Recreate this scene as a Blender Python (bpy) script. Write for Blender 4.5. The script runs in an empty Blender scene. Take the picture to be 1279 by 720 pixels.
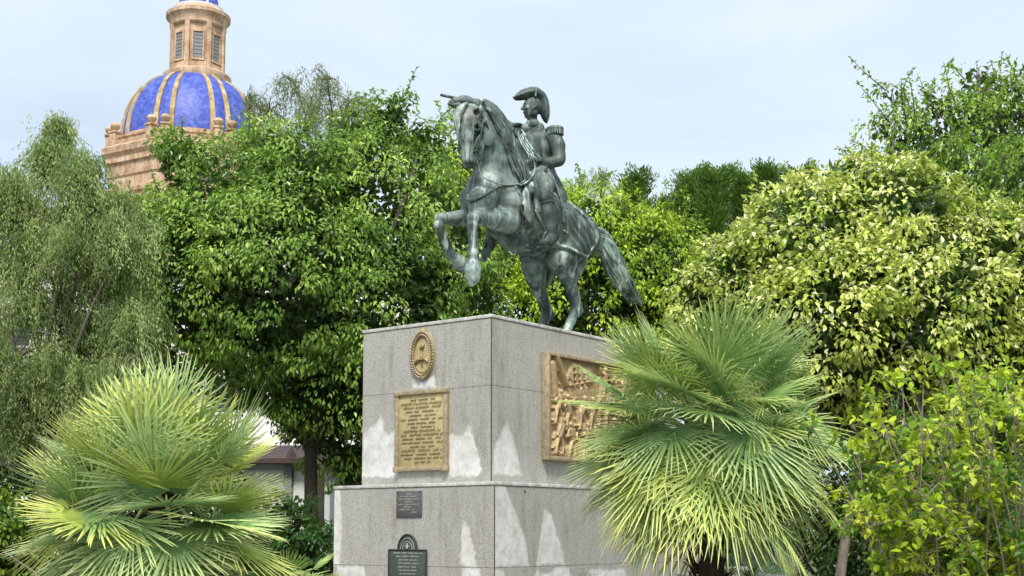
import bpy, bmesh, math, random
import numpy as np
from mathutils import Vector, Matrix

# ------------------------------------------------------------------ camera, sky, sun, exposure
SC = bpy.context.scene
FPX, CXP, CYP, PITCH, EYE = 1624.0, 639.5, 500.4, 0.1009, 1.6
cd = bpy.data.cameras.new('camera'); cam = bpy.data.objects.new('camera', cd)
SC.collection.objects.link(cam); SC.camera = cam
cam.location = (0, 0, EYE); cam.rotation_euler = (math.pi/2 + PITCH, 0, 0)
cd.sensor_width = 36; cd.lens = 36*FPX/1279; cd.shift_y = (CYP-360)/1279
cd.clip_start = 0.1; cd.clip_end = 3000

SUN_EL, SUN_AZ = math.radians(52), math.radians(182)     # azimuth clockwise from +Y
w = bpy.data.worlds.new("World"); SC.world = w; w.use_nodes = True
nt = w.node_tree; nt.nodes.clear()
out = nt.nodes.new('ShaderNodeOutputWorld'); bg = nt.nodes.new('ShaderNodeBackground')
sky = nt.nodes.new('ShaderNodeTexSky'); sky.sky_type = 'NISHITA'; sky.sun_disc = False
sky.sun_elevation = SUN_EL; sky.sun_rotation = SUN_AZ; sky.air_density = 1.0; sky.dust_density = 2.0; sky.ozone_density = 1.0
tc = nt.nodes.new('ShaderNodeTexCoord'); mp = nt.nodes.new('ShaderNodeMapping'); mp.inputs['Scale'].default_value = (1, 1, 3.2)
nz = nt.nodes.new('ShaderNodeTexNoise'); nz.inputs['Scale'].default_value = 2.2; nz.inputs['Detail'].default_value = 5; nz.inputs['Roughness'].default_value = .5
rp = nt.nodes.new('ShaderNodeValToRGB'); rp.color_ramp.elements[0].position = .35; rp.color_ramp.elements[1].position = .68
rp.color_ramp.elements[0].color = (4.6, 5.55, 6.55, 1); rp.color_ramp.elements[1].color = (6.4, 7.15, 7.75, 1)
mx = nt.nodes.new('ShaderNodeMix'); mx.data_type = 'RGBA'; mx.inputs[0].default_value = .86
nt.links.new(tc.outputs['Generated'], mp.inputs[0]); nt.links.new(mp.outputs[0], nz.inputs['Vector'])
nt.links.new(nz.outputs['Fac'], rp.inputs[0])
nt.links.new(sky.outputs[0], mx.inputs[6]); nt.links.new(rp.outputs[0], mx.inputs[7])
nt.links.new(mx.outputs[2], bg.inputs[0]); nt.links.new(bg.outputs[0], out.inputs[0])
bg.inputs[1].default_value = 0.115
sd = bpy.data.lights.new('sun', 'SUN'); so = bpy.data.objects.new('sun', sd); SC.collection.objects.link(so)
sd.energy = 3.2; sd.angle = math.radians(17); sd.color = (1, .95, .86)
sv = Vector((math.sin(SUN_AZ)*math.cos(SUN_EL), math.cos(SUN_AZ)*math.cos(SUN_EL), math.sin(SUN_EL)))
so.rotation_euler = sv.to_track_quat('Z', 'Y').to_euler(); so.location = (0, 0, 40)
SC.view_settings.view_transform = 'Standard'; SC.view_settings.look = 'None'
SC.view_settings.exposure = 0.40; SC.view_settings.gamma = 1

# ------------------------------------------------------------------ helpers
rng = np.random.default_rng(7); random.seed(7)
cp, sp_ = math.cos(PITCH), math.sin(PITCH)
def ray(px, py):
    x = (px-CXP)/FPX; y = (CYP-py)/FPX
    return np.array([x, cp - y*sp_, sp_ + y*cp])
def W(px, py, Y):                       # the point seen at that spot of the picture, Y metres away
    d = ray(px, py); return np.array([0, 0, EYE]) + d*(Y/d[1])
def link(o, parent=None):
    SC.collection.objects.link(o)
    if parent is not None: o.parent = parent
    return o
def tag(o, label=None, cat=None, group=None, kind=None):
    if label: o['label'] = label
    if cat: o['category'] = cat
    if group: o['group'] = group
    if kind: o['kind'] = kind
    return o
def empty(name, loc=(0, 0, 0), rz=0, parent=None):
    o = bpy.data.objects.new(name, None); o.location = loc; o.rotation_euler = (0, 0, rz); o.empty_display_size = .2
    return link(o, parent)
def mesh(name, V, faces, mat=None, parent=None, smooth=True, tint=None, attrs=None, autos=None):
    """V (n,3); faces: list of int arrays (m,k). tint: per-face colours (sum m, 3)."""
    V = np.asarray(V, dtype=np.float32)
    if isinstance(faces, np.ndarray): faces = [faces]
    faces = [np.asarray(f, dtype=np.int32) for f in faces if len(f)]
    me = bpy.data.meshes.new(name)
    me.vertices.add(len(V)); me.vertices.foreach_set('co', V.ravel())
    nl = sum(f.size for f in faces); nf = sum(len(f) for f in faces)
    me.loops.add(nl); me.loops.foreach_set('vertex_index', np.concatenate([f.ravel() for f in faces]))
    me.polygons.add(nf)
    tot = np.concatenate([np.full(len(f), f.shape[1], dtype=np.int32) for f in faces])
    st = np.concatenate([[0], np.cumsum(tot)[:-1]]).astype(np.int32)
    me.polygons.foreach_set('loop_start', st)
    try: me.polygons.foreach_set('loop_total', tot)
    except Exception: pass
    me.update(calc_edges=True); me.validate()
    if tint is not None:
        a = me.attributes.new('tint', 'FLOAT_COLOR', 'FACE')
        c = np.ones((nf, 4), dtype=np.float32); c[:, :3] = tint; a.data.foreach_set('color', c.ravel())
    for k, v in (attrs or {}).items():
        a = me.attributes.new(k, 'FLOAT', 'POINT'); a.data.foreach_set('value', np.asarray(v, dtype=np.float32))
    me.polygons.foreach_set('use_smooth', np.full(nf, bool(smooth)))
    if mat: me.materials.append(mat)
    if smooth and autos:
        try: me.set_sharp_from_angle(angle=math.radians(autos))
        except Exception: pass
    o = bpy.data.objects.new(name, me)
    return link(o, parent)

class MB:                                # collects pieces of ONE mesh
    def __init__(s): s.V = []; s.F = {}; s.n = 0; s.T = {}
    def add(s, V, F, tint=(1, 1, 1)):
        V = np.asarray(V, float).reshape(-1, 3)
        for f in (F if isinstance(F, list) else [F]):
            f = np.asarray(f, int)
            if f.ndim == 1: f = f[None]
            if f.size == 0: continue
            s.F.setdefault(f.shape[1], []).append(f+s.n); s.T.setdefault(f.shape[1], []).append(np.tile(tint, (len(f), 1)))
        s.V.append(V); s.n += len(V); return s
    def box(s, c, size, ax=None, bev=0.0):
        """oriented box; ax = 3x3 rows are its axes"""
        ax = np.eye(3) if ax is None else np.asarray(ax, float); h = np.asarray(size, float)/2; c = np.asarray(c, float)
        if bev <= 0:
            P = np.array([[x, y, z] for x in (-1, 1) for y in (-1, 1) for z in (-1, 1)], float)*h
            F = np.array([[0, 1, 3, 2], [4, 6, 7, 5], [0, 4, 5, 1], [2, 3, 7, 6], [0, 2, 6, 4], [1, 5, 7, 3]])
            return s.add(c+P@ax, F)
        bm = bmesh.new(); bmesh.ops.create_cube(bm, size=1); bmesh.ops.scale(bm, vec=tuple(2*h), verts=bm.verts)
        bmesh.ops.bevel(bm, geom=bm.edges[:], offset=min(bev, min(h)*.9), segments=2, affect='EDGES', profile=.5)
        bm.verts.ensure_lookup_table(); P = np.array([v.co[:] for v in bm.verts])
        fs = {}
        for f in bm.faces: fs.setdefault(len(f.verts), []).append([v.index for v in f.verts])
        bm.free(); return s.add(c+P@ax, [np.array(v) for v in fs.values()])
    def tube(s, pts, r, n=8, cap=True, flat=None, tint=(1, 1, 1)):
        V, F = tube(pts, r, n, cap, flat); return s.add(V, F, tint)
    def lathe(s, prof, c=(0, 0, 0), n=32, a0=0, tint=(1, 1, 1)):
        prof = np.asarray(prof, float); m = len(prof)
        a = a0+np.arange(n)*2*math.pi/n
        V = np.stack([np.outer(prof[:, 0], np.cos(a)), np.outer(prof[:, 0], np.sin(a)), np.repeat(prof[:, 1:2], n, 1)], -1).reshape(-1, 3)+np.asarray(c)
        i, j = np.meshgrid(np.arange(m-1), np.arange(n), indexing='ij'); k = (j+1) % n
        F = np.stack([i*n+j, i*n+k, (i+1)*n+k, (i+1)*n+j], -1).reshape(-1, 4)
        return s.add(V, F, tint)
    def prism(s, poly, O, ex, ey, ez, t0, t1):
        """poly (k,2) in the ex,ey plane, extruded along ez"""
        poly = np.asarray(poly, float); k = len(poly); O, ex, ey, ez = map(np.asarray, (O, ex, ey, ez))
        b = O+poly[:, :1]*ex+poly[:, 1:2]*ey
        V = np.vstack([b+ez*t0, b+ez*t1]); i = np.arange(k); j = (i+1) % k
        return s.add(V, [i[::-1][None], (i+k)[None], np.stack([i, j, j+k, i+k], -1)])
    def build(s, name, mat, parent=None, smooth=False, autos=None, tint=False):
        F = [np.concatenate(v) for v in s.F.values()]
        T = np.concatenate([np.concatenate(v) for v in s.T.values()]) if tint else None
        return mesh(name, np.concatenate(s.V), F, mat, parent, smooth or bool(autos), tint=T, autos=autos)

def nrm(v):
    v = np.asarray(v, float); return v/np.maximum(np.linalg.norm(v, axis=-1, keepdims=True), 1e-9)
def tube(pts, r, n=8, cap=True, flat=None):
    P = np.asarray(pts, float); m = len(P); r = np.broadcast_to(np.asarray(r, float), (m,))
    T = np.gradient(P, axis=0) if m > 2 else np.repeat((P[1]-P[0])[None], m, 0)
    T = nrm(T); u = np.cross(T[0], [0, 0, 1.]);
    if np.linalg.norm(u) < 1e-3: u = np.array([1., 0, 0])
    U = np.zeros_like(P)
    for i in range(m):
        u = u-np.dot(u, T[i])*T[i]; u = u/max(np.linalg.norm(u), 1e-9); U[i] = u
    Wv = np.cross(T, U); a = np.arange(n)*2*math.pi/n
    fl = 1 if flat is None else flat
    V = P[:, None]+r[:, None, None]*(U[:, None]*np.cos(a)[None, :, None]+Wv[:, None]*np.sin(a)[None, :, None]*fl)
    i, j = np.meshgrid(np.arange(m-1), np.arange(n), indexing='ij'); k = (j+1) % n
    F = [np.stack([i*n+j, i*n+k, (i+1)*n+k, (i+1)*n+j], -1).reshape(-1, 4)]
    if cap: F += [np.arange(n)[::-1][None], (np.arange(n)+(m-1)*n)[None]]
    return V.reshape(-1, 3), F
def smooth_path(pts, k=8):
    P = np.asarray(pts, float); n = len(P)
    if n < 3: return P[0]+(P[-1]-P[0])*np.linspace(0, 1, k)[:, None]
    Q = np.vstack([2*P[0]-P[1], P, 2*P[-1]-P[-2]]); out = []
    for i in range(n-1):
        t = np.linspace(0, 1, k, endpoint=False)[:, None]; a, b, c, d = Q[i:i+4]
        out.append(.5*((2*b)+(-a+c)*t+(2*a-5*b+4*c-d)*t**2+(-a+3*b-3*c+d)*t**3))
    return np.vstack(out+[P[-1:]])

# ------------------------------------------------------------------ materials
def mat_new(name):
    m = bpy.data.materials.new(name); m.use_nodes = True
    return m, m.node_tree, m.node_tree.nodes['Principled BSDF']
def N(nt, t, **kw):
    n = nt.nodes.new(t)
    for k, v in kw.items():
        if hasattr(n, k) and k not in n.inputs: setattr(n, k, v)
        else: n.inputs[k].default_value = v
    return n
def noise(nt, scale, detail=4, rough=.55, coord='Object', vscale=None):
    t = N(nt, 'ShaderNodeTexCoord'); n = N(nt, 'ShaderNodeTexNoise'); n.inputs['Scale'].default_value = scale
    n.inputs['Detail'].default_value = detail; n.inputs['Roughness'].default_value = rough
    if vscale:
        mp = N(nt, 'ShaderNodeMapping'); mp.inputs['Scale'].default_value = vscale
        nt.links.new(t.outputs[coord], mp.inputs[0]); nt.links.new(mp.outputs[0], n.inputs['Vector'])
    else: nt.links.new(t.outputs[coord], n.inputs['Vector'])
    return n.outputs['Fac']
def ramp(nt, fac, stops):
    r = N(nt, 'ShaderNodeValToRGB'); e = r.color_ramp.elements
    while len(e) < len(stops): e.new(.5)
    for x, (p, c) in zip(e, stops):
        x.position = p; x.color = (*c, 1) if len(c) == 3 else c
    nt.links.new(fac, r.inputs[0]); return r.outputs[0]
def mixc(nt, fac, a, b, mode='MIX'):
    m = N(nt, 'ShaderNodeMix'); m.data_type = 'RGBA'; m.blend_type = mode
    for s, v in ((0, fac), (6, a), (7, b)):
        if hasattr(v, 'links'): nt.links.new(v, m.inputs[s])
        elif s == 0: m.inputs[0].default_value = v
        else: m.inputs[s].default_value = (*v, 1)
    return m.outputs[2]
def bump(nt, b, h, strength=.3, dist=.02):
    n = N(nt, 'ShaderNodeBump'); n.inputs['Strength'].default_value = strength; n.inputs['Distance'].default_value = dist
    nt.links.new(h, n.inputs['Height']); nt.links.new(n.outputs[0], b.inputs['Normal'])
def simple(name, col, rough=.6, metal=0, var=.25, scale=6, bmp=.15, col2=None, spec=.5, vscale=None):
    m, nt, b = mat_new(name)
    f = noise(nt, scale, 6, .6, vscale=vscale); c = np.array(col)
    c2 = np.array(col2) if col2 is not None else c*(1-var)
    nt.links.new(ramp(nt, f, [(.32, tuple(c2)), (.68, tuple(c))]), b.inputs['Base Color'])
    b.inputs['Roughness'].default_value = rough; b.inputs['Metallic'].default_value = metal
    b.inputs['Specular IOR Level'].default_value = spec
    if bmp: bump(nt, b, noise(nt, scale*6, 5), bmp, .02)
    return m
def leaf_mat(name, trans=.35, rough=.45, spec=.35, gain=1.0, tcol=(.24, .34, .04)):
    m, nt, b = mat_new(name)
    at = N(nt, 'ShaderNodeAttribute'); at.attribute_name = 'tint'
    hs = N(nt, 'ShaderNodeHueSaturation'); nt.links.new(at.outputs['Color'], hs.inputs['Color'])
    hs.inputs['Value'].default_value = gain
    nt.links.new(hs.outputs[0], b.inputs['Base Color']); b.inputs['Roughness'].default_value = rough
    b.inputs['Specular IOR Level'].default_value = spec
    tr = N(nt, 'ShaderNodeBsdfTranslucent')
    tcn = mixc(nt, .5, hs.outputs[0], tcol); nt.links.new(tcn, tr.inputs['Color'])
    ms = N(nt, 'ShaderNodeMixShader'); ms.inputs[0].default_value = trans
    nt.links.new(b.outputs[0], ms.inputs[1]); nt.links.new(tr.outputs[0], ms.inputs[2])
    nt.links.new(ms.outputs[0], nt.nodes['Material Output'].inputs[0])
    return m
BARK = simple('bark', (.20, .17, .13), .9, 0, .5, 5, .8, vscale=(3, 3, .6))
BARK_D = simple('dark_bark', (.10, .08, .06), .9, 0, .5, 5, .8, vscale=(3, 3, .6))
LEAF = leaf_mat('leaf', .36, .34, .5, 1.25)
LEAF_MATT = leaf_mat('matt_leaf', .35, .6, .3, 1.3)
# ------------------------------------------------------------------ ground
GRASS = simple('lawn', (.10, .14, .04), .95, 0, .5, 3, .6, col2=(.05, .07, .025))
SOIL = simple('bed_soil', (.16, .11, .075), .95, 0, .4, 7, .8)
def paving_mat():
    m, nt, b = mat_new('paving')
    t = N(nt, 'ShaderNodeTexCoord'); br = N(nt, 'ShaderNodeTexBrick'); nt.links.new(t.outputs['Object'], br.inputs['Vector'])
    br.inputs['Scale'].default_value = 1.6; br.inputs['Color1'].default_value = (.36, .33, .29, 1); br.inputs['Color2'].default_value = (.30, .28, .25, 1)
    br.inputs['Mortar'].default_value = (.14, .13, .12, 1); br.inputs['Mortar Size'].default_value = .012
    c = mixc(nt, .35, br.outputs['Color'], ramp(nt, noise(nt, 3, 6), [(.3, (.22, .2, .18)), (.7, (.42, .4, .36))]))
    nt.links.new(c, b.inputs['Base Color']); b.inputs['Roughness'].default_value = .85
    bump(nt, b, noise(nt, 40, 4), .2, .01); return m
PAVE = paving_mat()
ASPH = simple('asphalt', (.06, .06, .062), .9, 0, .3, 20, .5)
def sheet(name, x0, x1, y0, y1, z, mat, nx=2, ny=2):
    X, Yg = np.meshgrid(np.linspace(x0, x1, nx), np.linspace(y0, y1, ny), indexing='ij')
    V = np.stack([X, Yg, np.full_like(X, z)], -1).reshape(-1, 3)
    i, j = np.meshgrid(np.arange(nx-1), np.arange(ny-1), indexing='ij')
    F = np.stack([i*ny+j, (i+1)*ny+j, (i+1)*ny+j+1, i*ny+j+1], -1).reshape(-1, 4)
    return tag(mesh(name, V, F, mat, None, False), kind='structure')
sheet('ground', -900, 900, -300, 1500, 0, GRASS)
sheet('plaza_paving', -14, 14, -6, 6.3, .004, PAVE)
sheet('garden_bed', -13, 13, 6.5, 30, .05, SOIL)
sheet('road', -60, 60, 33.5, 41, .004, ASPH)
mb = MB(); mb.box((0, 6.4, .07), (26, .14, .14), bev=.015); tag(mb.build('kerb', simple('kerb_stone', (.36, .35, .33), .8), autos=40), kind='structure')

# ------------------------------------------------------------------ church tower, far behind
STONE = None
def stone_mat(nm='sandstone', cs_=((.40, .25, .15), (.62, .43, .29), (.76, .58, .43))):
    m, nt, b = mat_new(nm)
    a = ramp(nt, noise(nt, 1.2, 8, .7), [(.36, cs_[0]), (.5, cs_[1]), (.64, cs_[2])])
    s = ramp(nt, noise(nt, 1.5, 6, .7, vscale=(2, 2, .25)), [(.35, (.30, .20, .12)), (.6, (1, 1, 1))])
    t = N(nt, 'ShaderNodeTexCoord'); sx = N(nt, 'ShaderNodeSeparateXYZ'); nt.links.new(t.outputs['Object'], sx.inputs[0])
    wv = N(nt, 'ShaderNodeMath', operation='MULTIPLY'); nt.links.new(sx.outputs['Z'], wv.inputs[0]); wv.inputs[1].default_value = 2.3
    fr = N(nt, 'ShaderNodeMath', operation='FRACT'); nt.links.new(wv.outputs[0], fr.inputs[0])
    cs = ramp(nt, fr.outputs[0], [(0, (.6, .55, .5)), (.07, (1, 1, 1))])
    c = mixc(nt, .5, a, s, 'MULTIPLY'); c = mixc(nt, .5, c, cs, 'MULTIPLY')
    nt.links.new(c, b.inputs['Base Color']); b.inputs['Roughness'].default_value = .9
    bump(nt, b, noise(nt, 6, 6), .6, .06); return m
STONE = stone_mat(); RIBST = stone_mat('yellow_stone', ((.34, .24, .11), (.56, .43, .22), (.70, .57, .34)))
def tile_mat():
    m, nt, b = mat_new('blue_glazed_tile')
    t = N(nt, 'ShaderNodeTexCoord'); v = N(nt, 'ShaderNodeTexVoronoi'); v.inputs['Scale'].default_value = 4.5
    nt.links.new(t.outputs['Object'], v.inputs['Vector'])
    c = ramp(nt, v.outputs['Color'], [(.1, (.03, .055, .34)), (.5, (.05, .085, .46)), (.9, (.10, .15, .58))])
    c = mixc(nt, ramp(nt, noise(nt, .8, 6, .7), [(.5, (0, 0, 0)), (.8, (.55, .55, .55))]), c, (.20, .26, .50))
    nt.links.new(c, b.inputs['Base Color']); b.inputs['Roughness'].default_value = .5
    bump(nt, b, v.outputs['Distance'], .2, .03); return m
TILE = tile_mat()
TY = 90.0
tc_ = W(240, 160, TY); TX = tc_[0]
tower = empty('church_tower', (TX, TY, 0))
tag(tower, 'sandstone church tower with a ribbed blue tiled dome and stone lantern', 'church tower')
S = TY/FPX
zz = lambda py: W(240, py, TY)[2]
view = math.atan2(-TY, -TX)              # towards the square
A8 = view+math.radians(22.5)
def octo(prof, mat, name, n=8, a0=A8, cx=0., smooth=False, autos=None):
    mb = MB(); mb.lathe(prof, (cx, 0, 0), n, a0); return mb.build(name, mat, tower, smooth, autos)
oc = 1/math.cos(math.pi/8)
zc, zd, zb = zz(190)-1.0, zz(160), zz(183)   # cornice, dome spring, top of cornice
rw = 5.55*oc
octo([(0, zc-1), (rw, zc-1), (rw, zc-1.9), (rw-.12, zc-2.0), (rw-.12, zc-2.7), (rw+.1, zc-2.8), (rw+.1, zc-3.1), (rw-.06, zc-3.2), (rw-.06, zc-9), (rw+.5, zc-9.3), (rw+.5, zc-10), (rw, zc-10.2), (rw, 0)][::-1], STONE, 'drum_wall')
octo([(rw, zc-1.05), (rw+.18, zc-1), (rw+.15, zc-.6), (rw+.40, zc-.35), (rw+.46, zc+.05), (rw+.38, zc+.12), (rw+.05, zc+.3), (0, zc+.3)], STONE, 'drum_cornice')
octo([(rw-.15, zc+.3), (rw-.15, zc+.75), (rw-.05, zc+.8), (rw-.05, zc+.95), (rw-.5, zc+1.0), (0, zc+1.01)], STONE, 'parapet')
ux = lambda a: np.array([math.cos(a), math.sin(a), 0.]); 
for k in range(8):                        # each face: panel frame, arched window; corners: double pilaster and urns
    a = view+k*math.pi/4; n_ = ux(a); t_ = np.array([-n_[1], n_[0], 0]); ax = np.array([t_, n_, [0, 0, 1.]])
    ap = 5.55
    mb = MB(); P = [(-.75, -9)]+[(.75*math.cos(q), -5.2+.75*math.sin(q)) for q in np.linspace(math.pi, 0, 11)]+[(.75, -9)]
    mb.prism(P, n_*(ap-.5)+np.array([0, 0, zc]), t_, np.array([0, 0, 1.]), n_, 0, .47); wobj = mb.build('window', simple('dark_opening', (.06, .045, .035), .8, bmp=0) if k == 0 else bpy.data.materials['dark_opening'], tower)
    mb = MB(); pts = [n_*(ap+.02)+t_*x+np.array([0, 0, zc+z]) for x, z in [(-.95, -9)]+[(.95*math.cos(q), -5.2+.95*math.sin(q)) for q in np.linspace(math.pi, 0, 13)]+[(.95, -9)]]
    mb.tube(pts, .16, 6); mb.build('arch_surround', STONE, wobj)
    mb = MB(); mb.box(n_*(ap+.02)+np.array([0, 0, zc-3.55]), (3.2, .22, .22), ax)
    for sx in (-1, 1):
        mb.box(n_*(ap+.0)+t_*sx*1.85+np.array([0, 0, zc-6.0]), (.42, .3, 5.6), ax); mb.box(n_*(ap+.0)+t_*sx*1.85+np.array([0, 0, zc-3.1]), (.6, .5, .35), ax)
    mb.build('pilaster_order', STONE, tower)
    for sx in (-1, 1):
        c = n_*(ap-.1)+t_*sx*1.72
        mb = MB(); mb.box(c+np.array([0, 0, zc+.7]), (.55, .55, .9), ax, .04); mb.box(c+np.array([0, 0, zc+1.2]), (.7, .7, .13), ax, .03)
        q = [(0, zc+1.26), (.2, zc+1.26), (.14, zc+1.36), (.3, zc+1.5), (.34, zc+1.66), (.24, zc+1.84), (.1, zc+1.9), (0, zc+1.92)]
        mb.lathe(q, c, 12); mb.build('urn', STONE, tower, autos=40)
# dome: eight blue sails between pairs of stone ribs
RD = 4.9; zl = zz(104); zdm = zc+.95
hh_ = np.linspace(0, 1, 20); prof = [(np.interp(q, [0, .16, .32, .48, .63, .79, .9, 1], [88, 87.5, 85.5, 81.5, 75.5, 66.5, 56.5, 42])*S, zdm+(zl-zdm)*q) for q in hh_]
dome_r = lambda t: RD
octo([(r, z) for r, z in prof], TILE, 'dome', 64, 0, autos=30)
octo([(dome_r(0)+.25, zdm-.2), (dome_r(0)+.25, zdm+.25), (dome_r(0)-.1, zdm+.35)], STONE, 'dome_base_ring', 64, 0, autos=30)
for k in range(8):
    for s_ in (-1, 1):
        a = A8+k*math.pi/4; mb = MB(); V = []; 
        for (r, z) in prof:
            d0 = s_*(.12+.44*(r/RD)); wd = .08+.085*(r/RD)
            n_ = ux(a); t_ = np.array([-n_[1], n_[0], 0])
            rr = math.sqrt(max(r*r-d0*d0, .1))
            for e, lift in ((-1, -.05), (-1, .14), (1, .14), (1, -.05)):
                V.append(n_*(rr+lift)+t_*(d0+e*wd)+np.array([0, 0, z]))
        V = np.array(V); m_ = len(prof); F = []
        for i in range(m_-1):
            for j in range(3): F.append([i*4+j, i*4+j+1, (i+1)*4+j+1, (i+1)*4+j])
        mb.add(V, np.array(F)); mb.build('dome_rib', RIBST, tower)
# lantern
lx = W(247, 60, TY)[0]-TX; z = zl
octo([(1.9, z-.35), (2.35, z-.3), (2.42, z+.0), (2.40, z+.35), (2.2, z+.5), (1.9, z+.55), (0, z+.55)], STONE, 'lantern_base_ring', 40, 0, lx, autos=40)
zt = zz(38)
octo([(1.80*oc, z+.5), (1.80*oc, z+1.0), (1.72*oc, z+1.05), (1.72*oc, zt), (0, zt)], STONE, 'lantern_wall', 8, A8, lx)
zw = zt-z
LOUV = simple('grey_louvre', (.24, .26, .27), .6, bmp=0)
for k in range(8):
    a = view+k*math.pi/4; n_ = ux(a); t_ = np.array([-n_[1], n_[0], 0]); ax = np.array([t_, n_, [0, 0, 1.]]); c0 = np.array([lx, 0, 0])
    mb = MB()
    hz0, hz1 = z+.32*zw, z+.80*zw
    for i in range(7): mb.box(c0+n_*1.745+np.array([0, 0, hz0+(i+.5)*(hz1-hz0)/7]), (.62, .05, (hz1-hz0)/7*.8), ax)
    mb.box(c0+n_*1.72+np.array([0, 0, (hz0+hz1)/2]), (.64, .04, hz1-hz0), ax)
    wo = mb.build('lantern_window', LOUV, tower)
    mb = MB()
    for sx in (-1, 1): mb.box(c0+n_*1.76+t_*sx*.38+np.array([0, 0, (hz0+hz1)/2]), (.13, .16, hz1-hz0+.3), ax)
    for q in (hz0-.1, hz1+.1): mb.box(c0+n_*1.765+np.array([0, 0, q]), (.9, .17, .15), ax)
    mb.build('frame', STONE, wo)
    a2 = a+math.pi/8; m2 = ux(a2); ax2 = np.array([[-m2[1], m2[0], 0], m2, [0, 0, 1.]])
    mb = MB(); mb.box(c0+m2*1.80*1.06+np.array([0, 0, (z+.5+zt)/2]), (.34, .2, zt-z-.4), ax2); mb.build('pilaster', STONE, tower)
octo([(1.8, zt-.1), (1.98, zt), (1.98, zt+.3), (2.05, zt+.45), (2.1, zt+.6), (2.25, zt+.7), (2.27, zt+.95), (2.1, zt+1.05), (1.8, zt+1.3), (0, zt+1.3)], STONE, 'lantern_cornice', 40, 0, lx, autos=35)
WHT = simple('white_plaster', (.72, .71, .69), .8, bmp=.1)
octo([(1.75, zt+1.25), (1.74, zt+1.5), (1.5, zt+1.6)], WHT, 'white_band', 40, 0, lx, autos=30)
pr = [(1.52*math.cos(q), zt+1.5+1.9*math.sin(q)) for q in np.linspace(0, 1.5, 10)]
octo(pr, TILE, 'lantern_dome', 40, 0, lx, autos=30)
for k in range(8):
    a = A8+k*math.pi/4; mb = MB(); mb.tube([ux(a)*(r+.02)+np.array([lx, 0, z_]) for r, z_ in pr], .09, 6); mb.build('lantern_rib', WHT, tower)
mb = MB(); mb.lathe([(0, zt+3.4), (.35, zt+3.45), (.2, zt+3.8), (.35, zt+4.1), (0, zt+4.4)], (lx, 0, 0), 14); mb.tube([(lx, 0, zt+4.3), (lx, 0, zt+6)], .05); mb.box((lx, 0, zt+5.5), (.8, .08, .08)); mb.build('finial', STONE, tower, autos=40)
# the church body under the tower
mb = MB(); mb.box((TX+3, TY+6, 8.5), (34, 22, 17)); mb.box((TX+3, TY-5.2, 17.2), (35, .8, .8)); 
tag(mb.build('church_nave', STONE), 'sandstone church body below the blue domed tower', 'church')

# ------------------------------------------------------------------ pale building far behind, small kiosk house nearer
PLAST = simple('pale_render', (.86, .82, .80), .85, 0, .08, 1.5, .1)
GLASS = simple('window_glass', (.05, .06, .07), .12, bmp=0)
hb = W(150, 520, 58); bld = empty('apartment_building', (hb[0], 60, 0)); tag(bld, 'pale rendered apartment building far behind the feathery tree', 'building')
mb = MB(); H1 = W(100, 345, 58)[2]; mb.box((0, 4, H1/2), (26, 12, H1)); mb.build('wall', PLAST, bld)
mb = MB(); mb.box((0, 4, H1+.12), (26.6, 12.6, .24)); mb.build('roof_slab', WHT, bld)
for fl in range(int(H1//3)):
    for k in range(8):
        x = -11+k*3.1; z = 1.7+fl*3.0
        mb = MB(); mb.box((x, -2.03, z), (1.3, .1, 1.5)); wo = mb.build('window', GLASS, bld)
        mb = MB(); mb.box((x, -2.06, z-.82), (1.6, .2, .1))
        for s_ in (-1, 1): mb.box((x+s_*.7, -2.05, z), (.1, .14, 1.5))
        mb.build('frame', WHT, wo)
KY = 33.0
k0 = W(358, 640, KY); ko = empty('kiosk', (k0[0], KY, 0)); tag(ko, 'low pale green kiosk with a dark brown roof behind the round palm', 'kiosk')
pz = lambda py: W(350, py, KY)[2]; KW = 4.4
mb = MB(); mb.box((0, 1.5, pz(580)/2), (KW, 3, pz(580))); mb.build('wall', simple('pale_green_paint', (.55, .62, .58), .6, bmp=.05), ko)
BROWN = simple('brown_roof', (.07, .04, .035), .7)
mb = MB(); e0, e1 = pz(580), pz(574); mb.box((0, 1.5, (e0+e1)/2), (KW+1.0, 4.0, e1-e0)); 
V = [(-KW/2-.5, -.5, e1), (KW/2+.5, -.5, e1), (KW/2+.5, 3.5, e1), (-KW/2-.5, 3.5, e1), (-KW/2+1.2, 1.5, e1+.45), (KW/2-1.2, 1.5, e1+.45)]
mb.add(V, [np.array([[0, 1, 5, 4], [2, 3, 4, 5]]), np.array([[1, 2, 5], [3, 0, 4]])]); ro = mb.build('roof', BROWN, ko)
mb = MB(); mb.lathe([(.16, e1), (.1, e1+.15), (0, e1+.32)], (.15, -.3, 0), 4); mb.build('finial', BROWN, ro)
for x in (-1.75, -.55, .65, 1.75):
    mb = MB(); mb.box((x-.0, -.03, (pz(588)+.9)/2), (.95, .06, pz(588)-.9)); 
    wo = mb.build('window', simple('pale_glass', (.72, .76, .74), .3, bmp=0), ko)
for x in (-2.2, -1.15, .05, 1.2, 2.2):
    mb = MB(); mb.box((x, -.09, pz(580)/2), (.18, .16, pz(580)-.02)); mb.build('post', simple('grey_post', (.22, .25, .25), .6, bmp=0), ko)

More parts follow.
